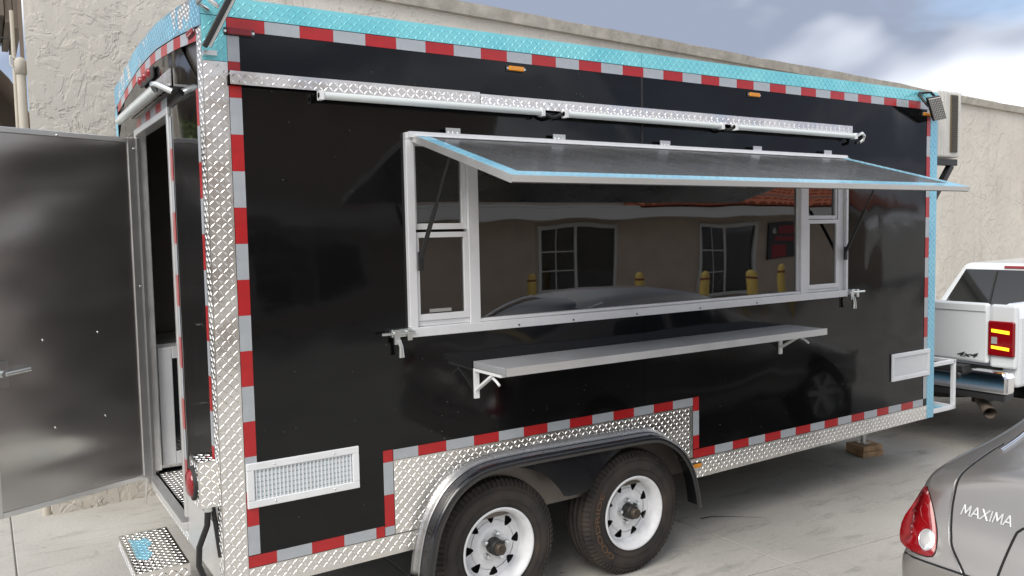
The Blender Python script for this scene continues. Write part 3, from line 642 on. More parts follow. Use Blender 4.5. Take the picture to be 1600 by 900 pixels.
# light rail with three tubes
tread('light_rail', rect(.1, 1.296, 2.607, 2.662), (0, -.03, 0), X_, Z_, -Y_, 'plate', T); tread('light_rail', rect(1.299, 4.27, 2.600, 2.655), (0, -.03, 0), X_, Z_, -Y_, 'plate', T)
MB().box(.1, 4.27, -.03, -.004, 2.650, 2.654).build('light_rail_flange', 'metal', T)
for xa, xb in ((.465, 1.655), (1.785, 2.965), (3.065, 4.26)):
    b = MB(); b.tube([(xa, -.06, 2.583), (xa+.02, -.06, 2.583), (xb-.02, -.06, 2.583), (xb, -.06, 2.583)], [.013, .017, .017, .013], 12); lt = b.build('light_tube', 'lamp_white', T)
    MB().box(xa+.01, xb-.01, -.055, -.02, 2.592, 2.604).build('housing', 'metal', lt); MB().box(xa, xa+.018, -.08, -.04, 2.563, 2.602).build('end_cap', 'white', lt); MB().box(xb-.018, xb, -.08, -.04, 2.563, 2.602).build('end_cap', 'white', lt)
for x in (1.72, 3.015): MB().tube([(x-.06, -.05, 2.585), (x-.03, -.05, 2.570), (x, -.05, 2.563), (x+.03, -.05, 2.570), (x+.06, -.05, 2.585)], .009, 8).build('light_cable', 'hose', T)
b = MB(); b.tube([(4.26, -.05, 2.585), (4.31, -.05, 2.60), (4.34, -.05, 2.585), (4.335, -.05, 2.55), (4.28, -.05, 2.54)], .011, 8); b.build('light_cable', 'hose', T)
MB().tube([(4.255, -.075, 2.585), (4.31, -.075, 2.605), (4.345, -.07, 2.59), (4.345, -.06, 2.56), (4.32, -.05, 2.545)], .012, 8).build('conduit_elbow', 'zinc', T)
# vents
def vent(x0, x1, z0, z1, fins, bars):
    b = MB(); t = .032; b.box(x0, x1, -.014, -.002, z0, z0+t); b.box(x0, x1, -.014, -.002, z1-t, z1); b.box(x0, x0+t, -.014, -.002, z0+t, z1-t); b.box(x1-t, x1, -.014, -.002, z0+t, z1-t)
    v = b.build('wall_vent', 'white', T, bevel=.003); MB().box(x0+t, x1-t, -.0035, -.0018, z0+t, z1-t).build('backing', 'ventback', v)
    me = None
    for i in range(fins):
        x = x0+t+(i+.5)*(x1-x0-2*t)/fins
        if me is None: b = MB().box(-.0028, .0028, -.0085, -.004, z0+t, z1-t); o = b.build('fin', 'white', v); me = o.data; o.location = (x, 0, 0)
        else: link('fin', me, None, v, loc=(x, 0, 0))
    for j in range(bars):
        z = z0+t+(j+.5)*(z1-z0-2*t)/bars; MB().box(x0+t, x1-t, -.0045, -.0037, z-.0022, z+.0022).build('louver', 'coilgrey', v)
    b = MB()
    for x in (x0+.12, x1-.12):
        for z in (z0+t/2, z1-t/2): b.lathe([(0, .005), (.002, .004), (.003, 0)], (x, -.014, z), (0, -1, 0), 8)
    b.build('screws', 'zinc', v, kind='stuff')
vent(.104, .616, .808, 1.004, 26, 6); vent(4.80, 5.293, .815, 1.02, 34, 0)
# marker lights
def marker(c, nrm, m, wd_=.05, hh=.012):
    c = Vector(c); d = X_ if abs(nrm.y) > .5 else Y_; o = MB().bar(c-d*wd_*1.25+nrm*.003, c+d*wd_*1.25+nrm*.003, .006, hh*2.6).build('marker_light', 'plastic', T, bevel=.002)
    MB().bar(c-d*wd_+nrm*.011, c+d*wd_+nrm*.011, .012, hh*2).build('lens', m, o, bevel=.004)
    MB().tube([c-d*wd_*1.15+nrm*.006, c-d*wd_*1.15+nrm*.01], .006, 8).build('screw', 'zinc', o); MB().tube([c+d*wd_*1.15+nrm*.006, c+d*wd_*1.15+nrm*.01], .006, 8).build('screw', 'zinc', o)
marker((1.528, 0, 2.80), -Y_, 'amber', .045); marker((3.306, 0, 2.80), -Y_, 'amber', .045); marker((2.775, -.005, .535), -Y_, 'amber', .045); marker((5.205, -.002, 2.795), -Y_, 'amber', .045); marker((.15, -.002, 2.826), -Y_, 'redlens', .05)
marker((0, .16, 2.84), -X_, 'redlens', .05)
# three-lamp rear cluster
o = MB().bar((-.012, 1.02, 2.83), (-.012, 1.40, 2.83), .02, .06).build('rear_lamp_cluster', 'plastic', T, bevel=.012)
for y in (1.08, 1.21, 1.34): MB().lathe([(0, .024), (.014, .022), (.018, 0)], (-.022, y, 2.83), (-1, 0, 0), 12).build('lens', 'redlens', o)
# rear header light
o = MB().tube([(-.07, .66, 2.675), (-.07, 1.86, 2.675)], .02, 12).build('rear_light_tube', 'lamp_white', T); MB().box(-.075, -.006, .64, 1.88, 2.697, 2.708).build('housing', 'metal', o); MB().box(-.010, -.004, .62, 1.88, 2.695, 2.775).build('backplate', 'plate', o)
MB().tube([(-.07, .66, 2.675), (-.09, .60, 2.69), (-.08, .56, 2.685), (-.02, .52, 2.65)], .015, 10).build('conduit_elbow', 'zinc', T)
# floodlights on the top corners: flat LED panels on swivel brackets
def flood(a, lv, wv, nn, grid):
    a = Vector(a); lv = Vector(lv); wv = Vector(wv); nn = Vector(nn).normalized()      # corner, long edge, short edge, way the lens faces
    def Pn(i, j, k): return a+lv*i+wv*j+nn*k
    o = MB().hexa([Pn(i, j, k) for k in (-.022, 0) for i, j in ((0,0),(1,0),(1,1),(0,1))]).build('floodlight', 'blackmat', T, bevel=.004)
    MB().hexa([Pn(i, j, k) for k in (.0005, .011) for i, j in ((.04,.05),(.96,.05),(.96,.95),(.04,.95))]).build('lens', grid, o)
    gr = MB()
    for k in range(1, 8): gr.bar(Pn(.04, k/8, .012), Pn(.96, k/8, .012), .002, .002, nn)
    for k in range(1, 11): gr.bar(Pn(k/11, .05, .012), Pn(k/11, .95, .012), .002, .002, nn)
    gr.build('grid', 'plastic', o)
    return o, Pn
o, Pn = flood((4.986, -.14, 2.879), (.23, .08, -.142), (.167, 0, .03), (-.25, -.88, -.40), 'graygrid')
MB().tube([Pn(.35, -.02, -.01), (5.03, -.05, 2.92), (5.10, -.012, 2.945), (5.22, -.03, 2.955), Pn(.35, 1.03, -.01)], .010, 8).build('bracket', 'blackmat', o)
o, Pn = flood((.014, -.03, 2.745), (.120, -.03, .24), (-.036, -.15, -.036), (.89, -.12, -.45), 'fascia')
MB().tube([Pn(.62, .45, -.03), (-.01, -.12, 2.93), (-.012, -.02, 2.925), (.03, -.008, 2.90)], .010, 8).build('bracket', 'zinc', o)
MB().box(.0, .05, -.04, -.004, 2.715, 2.735).build('foot', 'zinc', o)
# wall-hung condenser on the front wall
c = MB().box(5.40, 5.72, .02, .82, 2.49, 3.0); ac = c.build('air_conditioner', 'acwhite', T, bevel=.015)
MB().box(5.575, 5.665, .008, .021, 2.53, 2.97).build('coil', 'coil', ac)
b = MB(); [b.box(5.577, 5.663, .004, .009, 2.535+.0145*k, 2.541+.0145*k) for k in range(30)]; b.build('coil_guard', 'plastic', ac)
b = MB(); [b.box(5.462+.034*0, 5.472, .012, .0215, 2.5, 2.99) for k in range(1)]; b.box(5.70, 5.712, .012, .0215, 2.5, 2.99); b.box(5.50, 5.508, .014, .0215, 2.5, 2.99); b.build('casing_rib', 'fascia', ac)
b = MB().lathe([(0, .21), (.012, .21), (.012, .17), (0, .17)], (5.40, .42, 2.75), (-1, 0, 0), 24); b.build('fan_ring', 'acwhite', ac)
for y in (.06, .78): b = MB(); b.bar((TL+.002, y, 2.455), (5.72, y, 2.455), .05, .05); b.bar((TL+.01, y, 2.12), (5.66, y, 2.43), .045, .045); b.box(TL+.001, TL+.02, y-.03, y+.03, 2.0, 2.48); b.build('bracket', 'blackmat', ac, bevel=.003)

# fender
FC = [(.888, .33), (.905, .44), (.945, .58), (1.03, .712), (1.14, .79), (1.27, .825), (1.5, .832), (1.8, .828), (2.1, .823), (2.35, .815), (2.47, .775), (2.58, .695), (2.665, .575), (2.71, .44), (2.728, .325)]
FC = resamp(FC, 4)
b = MB(); V = []; F = []
for i, (x, z) in enumerate(FC):
    a = FC[max(0, i-1)]; c_ = FC[min(len(FC)-1, i+1)]; t = Vector((c_[0]-a[0], 0, c_[1]-a[1])).normalized(); n_ = Vector((-t.z, 0, t.x)); p = Vector((x, 0, z))
    prof = [(.0, .018), (-.008, .006), (-.03, .002), (-.10, -.004), (-.118, -.008), (-.124, -.020), (-.122, -.045), (-.117, -.045), (-.118, -.020), (-.10, -.012), (-.0, -.006)]
    V += [p+n_*q[1]+Y_*q[0] for q in prof]
k = 11
F = [(i*k+j, i*k+(j+1) % k, (i+1)*k+(j+1) % k, (i+1)*k+j) for i in range(len(FC)-1) for j in range(k)]+[tuple(range(k)), tuple((len(FC)-1)*k+j for j in range(k))]
b.add(V, F, True); fd = b.build('fender', 'fender', T)
V = []; tp = [(.0, .024), (-.010, .012), (-.03, .0075), (-.045, .0060), (-.055, .0050), (-.055, .0), (-.03, .003), (-.008, .007), (.0, .0185)]
for i, (x, z) in enumerate(FC):
    a = FC[max(0, i-1)]; c_ = FC[min(len(FC)-1, i+1)]; t = Vector((c_[0]-a[0], 0, c_[1]-a[1])).normalized(); n_ = Vector((-t.z, 0, t.x)); p = Vector((x, 0, z)); V += [p+n_*q[1]+Y_*q[0] for q in tp]
k = len(tp); MB().add(V, [(i*k+j, i*k+(j+1) % k, (i+1)*k+(j+1) % k, (i+1)*k+j) for i in range(len(FC)-1) for j in range(k)]+[tuple(range(k)), tuple((len(FC)-1)*k+j for j in range(k))], True).build('fender_sheen', 'highlight', fd)  # bright strip added to imitate sky reflected along the black fender top
# gusset between the wheels
WC = [(1.351, .358), (2.263, .358)]
top = [(1.22+i*(2.40-1.22)/40, 0) for i in range(41)]; poly = [(x, .815 if 1.27 < x < 2.35 else .80) for x, _ in top]
low = []
for x, _ in top[::-1]:
    z = max([.358+math.sqrt(max(0, .43**2-(x-c_[0])**2)) if abs(x-c_[0]) < .43 else 0 for c_ in WC]+[.57]); low.append((x, min(z, .79)))
MB().prism(poly+low, (0, -.10, 0), X_, Z_, Y_, .004).build('fender_skirt', 'fender', T)

# wheels
def wheel_parts(o, root, r, w_, rimr, sgn=-1, tyre='tyre', text=False):
    pass
def ring_sector_disc(b, o, ay, r1, r2, a1, a2, holes):
    bmx = bmesh.new(); step = 2*math.pi/holes
    for h in range(holes):
        a0 = h*step; vs = []
        def P(r, a):
            t = (r-r1)/(r2-r1); return (r*math.cos(a), a1+(a2-a1)*t, r*math.sin(a))
        outer = [P(r1, a0+step*i/4) for i in range(5)]+[P((r1+r2)/2, a0+step)]+[P(r2, a0+step*(4-i)/4) for i in range(5)]+[P((r1+r2)/2, a0)]
        ra, rb = r1+(r2-r1)*.22, r1+(r2-r1)*.84; c = a0+step/2
        hole = [P(ra, c-.03), P(ra, c+.03), P(ra+.010, c+.09), P(rb-.011, c+.17), P(rb-.003, c+.14), P(rb, c), P(rb-.003, c-.14), P(rb-.011, c-.17), P(ra+.010, c-.09)]
        es = []
        for ringp in (outer, hole):
            vv = [bmx.verts.new(q) for q in ringp]
            es += [bmx.edges.new((vv[i], vv[(i+1) % len(vv)])) for i in range(len(vv))]
        bmesh.ops.triangle_fill(bmx, use_beauty=True, use_dissolve=False, edges=es)
    bmesh.ops.remove_doubles(bmx, verts=bmx.verts, dist=1e-5); bmx.verts.ensure_lookup_table()
    vs = [Vector(v.co)+Vector(o) for v in bmx.verts]; fs = [tuple(v.index for v in f.verts) for f in bmx.faces]; bmx.verts.index_update(); fs = [tuple(v.index for v in f.verts) for f in bmx.faces]; bmx.free()
    b.add(vs, fs, True)
def tyre_mesh(R_, W_, RR):
    # local: axle along Y, outer face towards -Y at y=0
    b = MB(); prof = [(.012, RR-.004), (.0, RR+.01), (-.010, RR+.035), (-.014, RR+.07), (-.010, R_-.055), (.002, R_-.028), (.016, R_-.009)]
    ys_ = [.016+(W_-.032)*t for t in (.10, .115, .135, .15, .36, .375, .395, .41, .59, .605, .625, .64, .85, .865, .885, .90)]
    for i, y in enumerate(ys_): prof.append((y, R_-.009 if i % 4 in (1, 2) else R_-.001))
    prof += [(W_-.016, R_-.009), (W_-.002, R_-.028), (W_+.008, R_-.06), (W_, RR+.02), (W_-.01, RR-.004)]
    b.lathe(prof, (0, 0, 0), (0, 1, 0), 72)
    n = 76
    for k in range(n):
        a = 2*math.pi*k/n; c, s_ = math.cos(a), math.sin(a); t = Vector((-s_, 0, c)); rr = Vector((c, 0, s_))
        for y0, y1, r0, r1 in ((-.004, .022, R_-.036, R_-.006), (.03, .062, R_-.006, R_-.001)):
            p0 = rr*r0+Y_*y0; p1 = rr*r1+Y_*y1; hw = .0085
            q = [p0-t*hw, p0+t*hw, p1+t*hw, p1-t*hw]; out_ = (rr*.5-Y_*.5)*.009
            b.hexa(q+[v+out_ for v in q])
    for rr_ in (RR+.045, R_-.05): b.lathe([(-.0135, rr_-.002), (-.017, rr_), (-.0135, rr_+.002)], (0, 0, 0), (0, 1, 0), 72)
    return b
def make_wheel(name, c, root, rot, tdef, text):
    c = Vector(c); e = bpy.data.objects.new(name, None); COL.objects.link(e); e.parent = root; e.location = c-OFF[root.name]; e.rotation_euler = (0, rot, 0); OFF[e.name] = Vector((0, 0, 0)); e.empty_display_size = .1
    if 'tyre' not in tdef:
        tdef['tyre'] = tyre_mesh(.357, .20, .205)
        b = MB(); b.lathe([(.01, .203), (-.010, .214), (-.014, .210), (-.010, .200), (.010, .192), (.014, .186), (.045, .183), (.074, .180), (.19, .195)], (0, 0, 0), (0, 1, 0), 64)
        ring_sector_disc(b, (0, 0, 0), 0, .098, .180, .056, .074, 8)
        b.lathe([(.056, .098), (.050, .090), (.052, .075), (.056, .042)], (0, 0, 0), (0, 1, 0), 48); tdef['rim'] = b
        b = MB(); b.lathe([(.06, .043), (.02, .043), (.0, .040), (-.004, .034), (-.004, .028)], (0, 0, 0), (0, 1, 0), 24); tdef['hub'] = b
        b = MB(); b.lathe([(-.004, .029), (-.03, .028), (-.034, .022), (-.026, .014), (-.028, .006), (-.03, 0)], (0, 0, 0), (0, 1, 0), 24); tdef['cap'] = b
        for k in ('tyre', 'rim', 'hub', 'cap'): tdef[k+'_me'] = None
        b = MB()
        b.lathe([(.03, .0125), (.022, .012), (.02, .007), (.016, 0)], (0, 0, 0), (0, 1, 0), 6, False); b.lathe([(.05, .016), (.03, .013)], (0, 0, 0), (0, 1, 0), 10); tdef['nut'] = b
        b = MB().lathe([(.10, .19), (.10, .001)], (0, 0, 0), (0, 1, 0), 24); b.lathe([(.06, .13), (.15, .13), (.15, .05)], (0, 0, 0), (0, 1, 0), 24); tdef['drum'] = b
        tdef['me'] = {}
    for k, m in (('tyre', 'tyre'), ('rim', 'rim'), ('hub', 'hub'), ('cap', 'rust'), ('drum', 'blackmat')):
        nm = {'tyre': 'tyre', 'rim': 'rim', 'hub': 'hub', 'cap': 'grease_cap', 'drum': 'brake_drum'}[k]
        if k not in tdef['me']: o = tdef[k].build(nm, m, e); tdef['me'][k] = o.data; o.location = (0, 0, 0)
        else: link(nm, tdef['me'][k], None, e)
    for q in range(5):
        a = 2*math.pi*q/5+.5; lo = (.066*math.cos(a), 0, .066*math.sin(a))
        if 'nut' not in tdef['me']: o = tdef['nut'].build('lug_nut', 'zinc', e); tdef['me']['nut'] = o.data; o.location = lo
        else: link('lug_nut', tdef['me']['nut'], None, e, loc=lo)
    if text:
        # raised maker's lettering bent round the sidewall
        me = text_mesh('GOODRIDE', .05, .0012); xs = [v.co.x for v in me.vertices]; wdt = max(xs)-min(xs); rr = .262
        for v in me.vertices:
            a = math.pi*1.06-((v.co.x-wdt/2)*1.55)/rr; r_ = rr+v.co.y*.9
            v.co = Vector((r_*math.cos(a), -.0143-v.co.z-.0006, r_*math.sin(a)))
        me.update(); link('sidewall_lettering', me, 'tyretext', e)
    return e
WD = {}
make_wheel('wheel', (1.351, -.03, .357), T, .35, WD, False)
make_wheel('wheel', (2.263, -.03, .357), T, 0, WD, True)
for x in (1.351, 2.263): make_wheel('wheel', (x, 2.53, .357), T, .2, WD, False).rotation_euler = (0, .2, math.pi)

# rear doorway, open door, step, tail lamp
b = MB(); b.box(-.012, .05, DY0-.034, DY0, DZ0, DZ1); b.box(-.012, .05, DY1, DY1+.034, DZ0, DZ1); b.box(-.012, .05, DY0-.034, DY1+.034, DZ1, DZ1+.036); b.box(-.03, .05, DY0-.034, DY1+.034, .522, .56); b.build('door_frame', 'metal', T, bevel=.004)
hd = Vector((-.012, DY1-.01, 0)); dd = Vector((-.92, -.392, 0)).normalized(); dn = Vector((-dd.y, dd.x, 0)); dn = dn if dn.y < 0 else -dn; DWd = .86
def dbox(B, s0, s1, n0, n1, z0, z1):
    B.hexa([hd+dd*s+dn*n_+Z_*z for z in (z0, z1) for s, n_ in ((s0,n0),(s1,n0),(s1,n1),(s0,n1))])
ZB, ZT = .555, 2.562
b = MB(); dbox(b, .048, DWd-.028, -.03, -.004, ZB+.028, ZT-.028); dr = b.build('rear_door', 'doorin', T)
b = MB(); dbox(b, 0, .05, -.036, .004, ZB, ZT); dbox(b, DWd-.03, DWd, -.036, .004, ZB, ZT); dbox(b, .0505, DWd-.0305, -.036, .004, ZB, ZB+.03); dbox(b, .0505, DWd-.0305, -.036, .004, ZT-.03, ZT); b.build('door_frame_rail', 'metal', dr, bevel=.003)
b = MB(); dbox(b, -.02, -.002, -.03, .01, ZB, ZT); b.build('piano_hinge', 'metal', dr)
b = MB(); q = hd+dd*.79+Z_*1.30; b.tube([q+dn*.03, q+dn*.034-dd*.12+Z_*.012], .012, 8); b.tube([q-dn*.01, q+dn*.035], .02, 10); b.bar(q+dn*.004-Z_*.07, q+dn*.004+Z_*.07, .05, .01, dn); b.build('handle', 'zinc', dr)
b = MB()
for s_, z in ((.28, 1.46), (.58, 1.45), (.26, .98), (.54, .97), (.45, 2.54), (.015, 2.5), (.015, 1.7)):
    b.lathe([(0, .007), (.003, .005), (.004, 0)], hd+dd*s_+dn*(-.004 if s_ > .03 and z < 2.5 else .004)+Z_*z, dn, 8)
b.build('screws', 'zinc', dr, kind='stuff')
# fold-down step
st = tread('fold_down_step', rect(-.245, .0, .74, 1.36), (0, 0, .345), X_, Y_, Z_, 'plate', T)
tread('step_film', [(-.215, .95), (-.17, .90), (-.13, .99), (-.15, 1.06), (-.11, 1.14), (-.13, 1.25), (-.17, 1.22), (-.21, 1.27)], (0, 0, .3486), X_, Y_, Z_, 'blue', st, thick=.0008)
tread('step_apron', rect(.74, 1.36, .285, .344), (-.2455, 0, 0), Y_, Z_, -X_, 'plate', st); tread('step_apron', rect(-.245, .0, .285, .344), (0, .7395, 0), X_, Z_, -Y_, 'plate', st)
MB().prism([(1.60, .575), (1.72, .56), (1.70, .40)], (-.05, 0, 0), Y_, Z_, X_, .004).build('splash_flap', 'metal', T)
# tail-lamp box
bx = tread('tail_lamp_box', rect(-.082, -.004, .835, 1.03), (0, .03, 0), X_, Z_, -Y_, 'plate', T)
tread('box_side', rect(.03, .19, .835, 1.03), (-.0822, 0, 0), Y_, Z_, -X_, 'plate', bx); tread('box_top', rect(-.082, -.004, .03, .19), (0, 0, 1.0305), X_, Y_, Z_, 'plate', bx)
MB().box(-.08, -.004, .033, .19, .835, .839).build('box_bottom', 'metal', bx)
MB().lathe([(0, .062), (.018, .060), (.03, .045), (.034, 0)], (-.086, .11, .93), (-1, 0, 0), 28).build('lens', 'redlens', bx); MB().lathe([(-.002, .074), (.012, .074), (.016, .063)], (-.086, .11, .93), (-1, 0, 0), 28).build('grommet', 'rubber', bx)
MB().tube([(-.04, .08, .835), (-.045, .09, .74), (-.075, .12, .64), (-.08, .12, .56), (-.05, .07, .46), (-.015, .05, .41), (.03, .05, .33), (.2, .3, .30)], .013, 12).build('conduit', 'hose', bx)
MB().tube([(-.04, .08, .835), (-.04, .08, .805)], .019, 12).build('conduit_gland', 'zinc', bx); MB().tube([(-.02, .09, .835), (-.01, .08, .72), (-.002, .06, .60)], .010, 8).build('conduit', 'hose', bx)

# ------------------------------------------------------------------ under-counter fridge seen through the doorway, planks under the jack
fg = thing('undercounter_fridge', (.5, 2.0, .56), 'white framed glass door fridge just inside the trailer doorway', 'fridge')
MB().box(.30, .95, 1.76, 2.42, .58, 1.34).build('cabinet', 'walu', fg, bevel=.006)
b = MB(); y0_, y1_ = 1.735, 1.757; b.box(.06, .14, y0_, y1_, .60, 1.32); b.box(.14, .92, y0_, y1_, .60, .68); b.box(.14, .92, y0_, y1_, 1.25, 1.32); b.box(.84, .92, y0_, y1_, .68, 1.25); b.build('door_frame', 'walu', fg, bevel=.004)
MB().box(.14, .84, y0_+.008, y1_-.004, .68, 1.25).build('pane', 'darkglass', fg)
b = MB().box(.05, .3, 1.76, 2.4, .58, 1.34); b.build('side_cheek', 'metal', fg)
pk1 = MB().hexa([(5.40, .62, 0), (5.62, .575, 0), (5.72, .80, 0), (5.49, .85, 0)]+[(5.40, .62, .045), (5.62, .575, .045), (5.72, .80, .045), (5.49, .85, .045)]).build('wood_plank', 'wood', bevel=.004); tag(pk1, 'lower timber offcut lying on the concrete under the trailer jack', 'plank', 'planks under the jack')
pk2 = MB().hexa([(5.42, .63, .046), (5.64, .60, .046), (5.69, .79, .046), (5.46, .83, .046)]+[(5.42, .63, .088), (5.64, .60, .088), (5.69, .79, .088), (5.46, .83, .088)]).build('wood_plank', 'wood', bevel=.004); tag(pk2, 'upper timber offcut directly beneath the jack foot', 'plank', 'planks under the jack')

# ------------------------------------------------------------------ star-shaped patch laid on a body surface
def patch(bvh, outline, frm, direc, lift, rings=5, thick=.0):
    # outline: 3D points on a plane; rays along direc land on the body
    d = Vector(direc).normalized(); c = sum((Vector(q) for q in outline), Vector())/len(outline); V = []; k = len(outline)
    pts = [c]+[c.lerp(Vector(q), (i+1)/rings) for i in range(rings) for q in outline]
    for i, q in enumerate(pts):
        h = bvh.ray_cast(q-d*frm, d, 20)
        pnt = h[0] if h[0] is not None else q; nm = h[1] if h[0] is not None else -d
        if nm.dot(d) > 0: nm = -nm
        V.append(pnt+nm*(lift if i < 1+k*(rings-1) else lift*.1))
    F = [(0, 1+j, 1+(j+1) % k) for j in range(k)]+[(1+i*k+j, 1+(i+1)*k+j, 1+(i+1)*k+(j+1) % k, 1+i*k+(j+1) % k) for i in range(rings-1) for j in range(k)]
    return MB().add(V, F, True)
def dens(pts, n=6):
    r = []
    for i in range(len(pts)):
        a = Vector(pts[i]); c = Vector(pts[(i+1) % len(pts)]); r += [a.lerp(c, t/n) for t in range(n)]
    return r
def smooth_loop(pts, it=2):
    pts = [Vector(p) for p in pts]
    for _ in range(it):
        r = []
        for i in range(len(pts)): a, c = pts[i], pts[(i+1) % len(pts)]; r += [a.lerp(c, .25), a.lerp(c, .75)]
        pts = r
    return pts
def seam(bvh, pts, direc, frm, r, lift=0):
    d = Vector(direc).normalized(); q = []
    for p in pts:
        h = bvh.ray_cast(Vector(p)-d*frm, d, 20)
        if h[0] is not None: q.append(h[0]+(h[1] if h[1].dot(d) < 0 else -h[1])*lift)
    return MB().tube(q, r, 6)
def simple_wheel(name, c, root, r, w_, rimr, side):
    # side: direction of the outer face along Y
    e = MB().lathe([(0, rimr*.98), (-.012, rimr+.02), (-.012, r-.05), (.01, r-.012), (.03, r), (w_-.03, r), (w_-.01, r-.012), (w_, rimr)], c, (0, -side, 0), 40).build(name, 'tyre', root)
    b = MB(); b.lathe([(.0, rimr), (.02, rimr*.95), (.05, rimr*.92), (.05, .001)], c, (0, -side, 0), 32)
    for k in range(6):
        a = math.pi*2*k/6; p = Vector(c)+Vector((math.cos(a), 0, math.sin(a)))*rimr*.5; b.bar(Vector(c)+Vector((0, -side*.012, 0)), Vector(c)+Vector((math.cos(a), 0, math.sin(a)))*rimr*.95+Vector((0, -side*.02, 0)), .05, .02, (0, 1, 0))
    b.build('rim', 'metal', e); return e

# ------------------------------------------------------------------ grey sedan
CY = -2.43
car = thing('grey_sedan', (4.6, CY, 0), 'grey sedan with red tail lamp in the lower right corner', 'car')
# station: x, zb, half width, shoulder z, top z, half width of the top, rake weight
ST = [(2.40, .30, .70, .90, .965, .52, 1), (2.405, .29, .80, .905, .985, .60, 1), (2.43, .28, .855, .92, 1.00, .64, 1), (2.52, .26, .885, .935, 1.015, .66, .85), (2.66, .25, .90, .945, 1.04, .67, .5), (2.82, .24, .91, .955, 1.065, .68, .15),
      (2.96, .24, .912, .96, 1.125, .67, 0), (3.2, .24, .915, .96, 1.245, .64, 0), (3.45, .24, .915, .955, 1.345, .61, 0), (3.8, .24, .915, .945, 1.405, .565, 0), (4.3, .24, .915, .935, 1.43, .565, 0), (4.8, .24, .915, .92, 1.40, .57, 0), (5.2, .24, .91, .90, 1.26, .60, 0), (5.6, .24, .905, .88, 1.06, .66, 0), (5.85, .25, .90, .86, .97, .68, 0), (6.3, .26, .88, .82, .92, .66, 0), (6.7, .28, .82, .74, .83, .58, 0), (6.95, .30, .72, .66, .72, .5, 0), (7.05, .34, .6, .60, .62, .4, 0)]
bmc = bmesh.new(); rows = []
def rake(z): return (.30*(z-.62) if z > .62 else (-.045 if z > .34 else -.02))
for (x, zb, hw, zs, zt, wt, rk) in ST:
    half = [(0, zb), (hw*.75, zb), (hw*.97, zb+.09), (hw*1.0, .50), (hw*1.0, .585), (hw*.975, .612), (hw*.985, .72), (hw*.975, zs-.06), (hw*.93, zs), (wt+.02, zt-.045*(1 if zt < 1.1 else 1.4)), (wt*.86, zt-.006), (wt*.45, zt+.012), (0, zt+.016)]
    r = []
    for y, z in half: r.append((y, z))
    full = [(y, z) for y, z in r]+[(-y, z) for y, z in r[-2:0:-1]]
    rows.append([bmc.verts.new((x+rk*rake(z), CY+y, z)) for y, z in full])
n = len(rows[0])
for a, c_ in zip(rows, rows[1:]):
    for j in range(n): bmc.faces.new((a[j], a[(j+1) % n], c_[(j+1) % n], c_[j]))
# end caps in quads strips
for row, fl in ((rows[0], 1), (rows[-1], 0)):
    h = n//2
    for j in range(h):
        a, b_, c_, d_ = row[j], row[j+1], row[(n-j-1) % n], row[(n-j) % n]
        vs = []
        for q in (a, b_, c_, d_):
            if q not in vs: vs.append(q)
        if len(vs) > 2:
            try: bmc.faces.new(vs)
            except ValueError: pass
bmesh.ops.recalc_face_normals(bmc, faces=bmc.faces); cme = bpy.data.meshes.new('body'); bmc.to_mesh(cme); bmc.free()
for p in cme.polygons: p.use_smooth = True
cb = link('body', cme, 'carpaint', car); sm = cb.modifiers.new('sub', 'SUBSURF'); sm.levels = 3; sm.render_levels = 3
bpy.context.view_layer.update(); dg = bpy.context.evaluated_depsgraph_get()
ev = cb.evaluated_get(dg); em = ev.to_mesh(); bv = BVHTree.FromPolygons([cb.matrix_world @ v.co for v in em.vertices], [tuple(p.vertices) for p in em.polygons]); ev.to_mesh_clear()
CD = Vector((1, -.25, -.08)).normalized()      # tail-lamp patches are laid on from behind and a little from the side
def cy(y): return CY+y
def rear_pts(l): return [Vector((2.35, CY+y, z)) for y, z in l]
LAMP = [(.75, .923), (.806, .816), (.853, .738), (.866, .666), (.857, .627), (.794, .608), (.726, .611), (.706, .64), (.699, .717), (.711, .788), (.73, .866)]
for s in (1, -1):
    dv = Vector((.818, .483*s, -.312)).normalized()      # the lens is trimmed along this direction, onto the curved corner
    def lp(l): return [Vector((2.40, CY+s*y, z)) for y, z in l]
    ol = smooth_loop(lp(LAMP), 1)
    o = patch(bv, ol, 1.0, dv, .012, 6).build('tail_lamp', 'redlens', car)
    if s == 1: o['label'] = 'red teardrop tail lamp with round clear reverse light'
    bpy.context.view_layer.update()
    lb = BVHTree.FromPolygons([Vector(v.co) for v in o.data.vertices], [tuple(p.vertices) for p in o.data.polygons])
    circ = lp([(.746+.033*math.cos(t), .681+.044*math.sin(t)-.011*math.cos(t)) for t in [k*math.pi/12 for k in range(24)]])
    patch(lb, circ, 1.0, dv, .004, 4).build('reverse_lens', 'clear', o)
    seam(lb, circ+circ[:1], dv, 1.0, .0025).build('reverse_rim', 'chrome', o)
    seam(lb, lp([(.757, .86), (.775, .80), (.765, .76), (.745, .745), (.73, .74)]), dv, 1.0, .002).build('lens_ridge', 'redlens', o)
    seam(bv, ol+ol[:1], dv, 1.0, .003).build('lamp_gasket', 'dark', o)
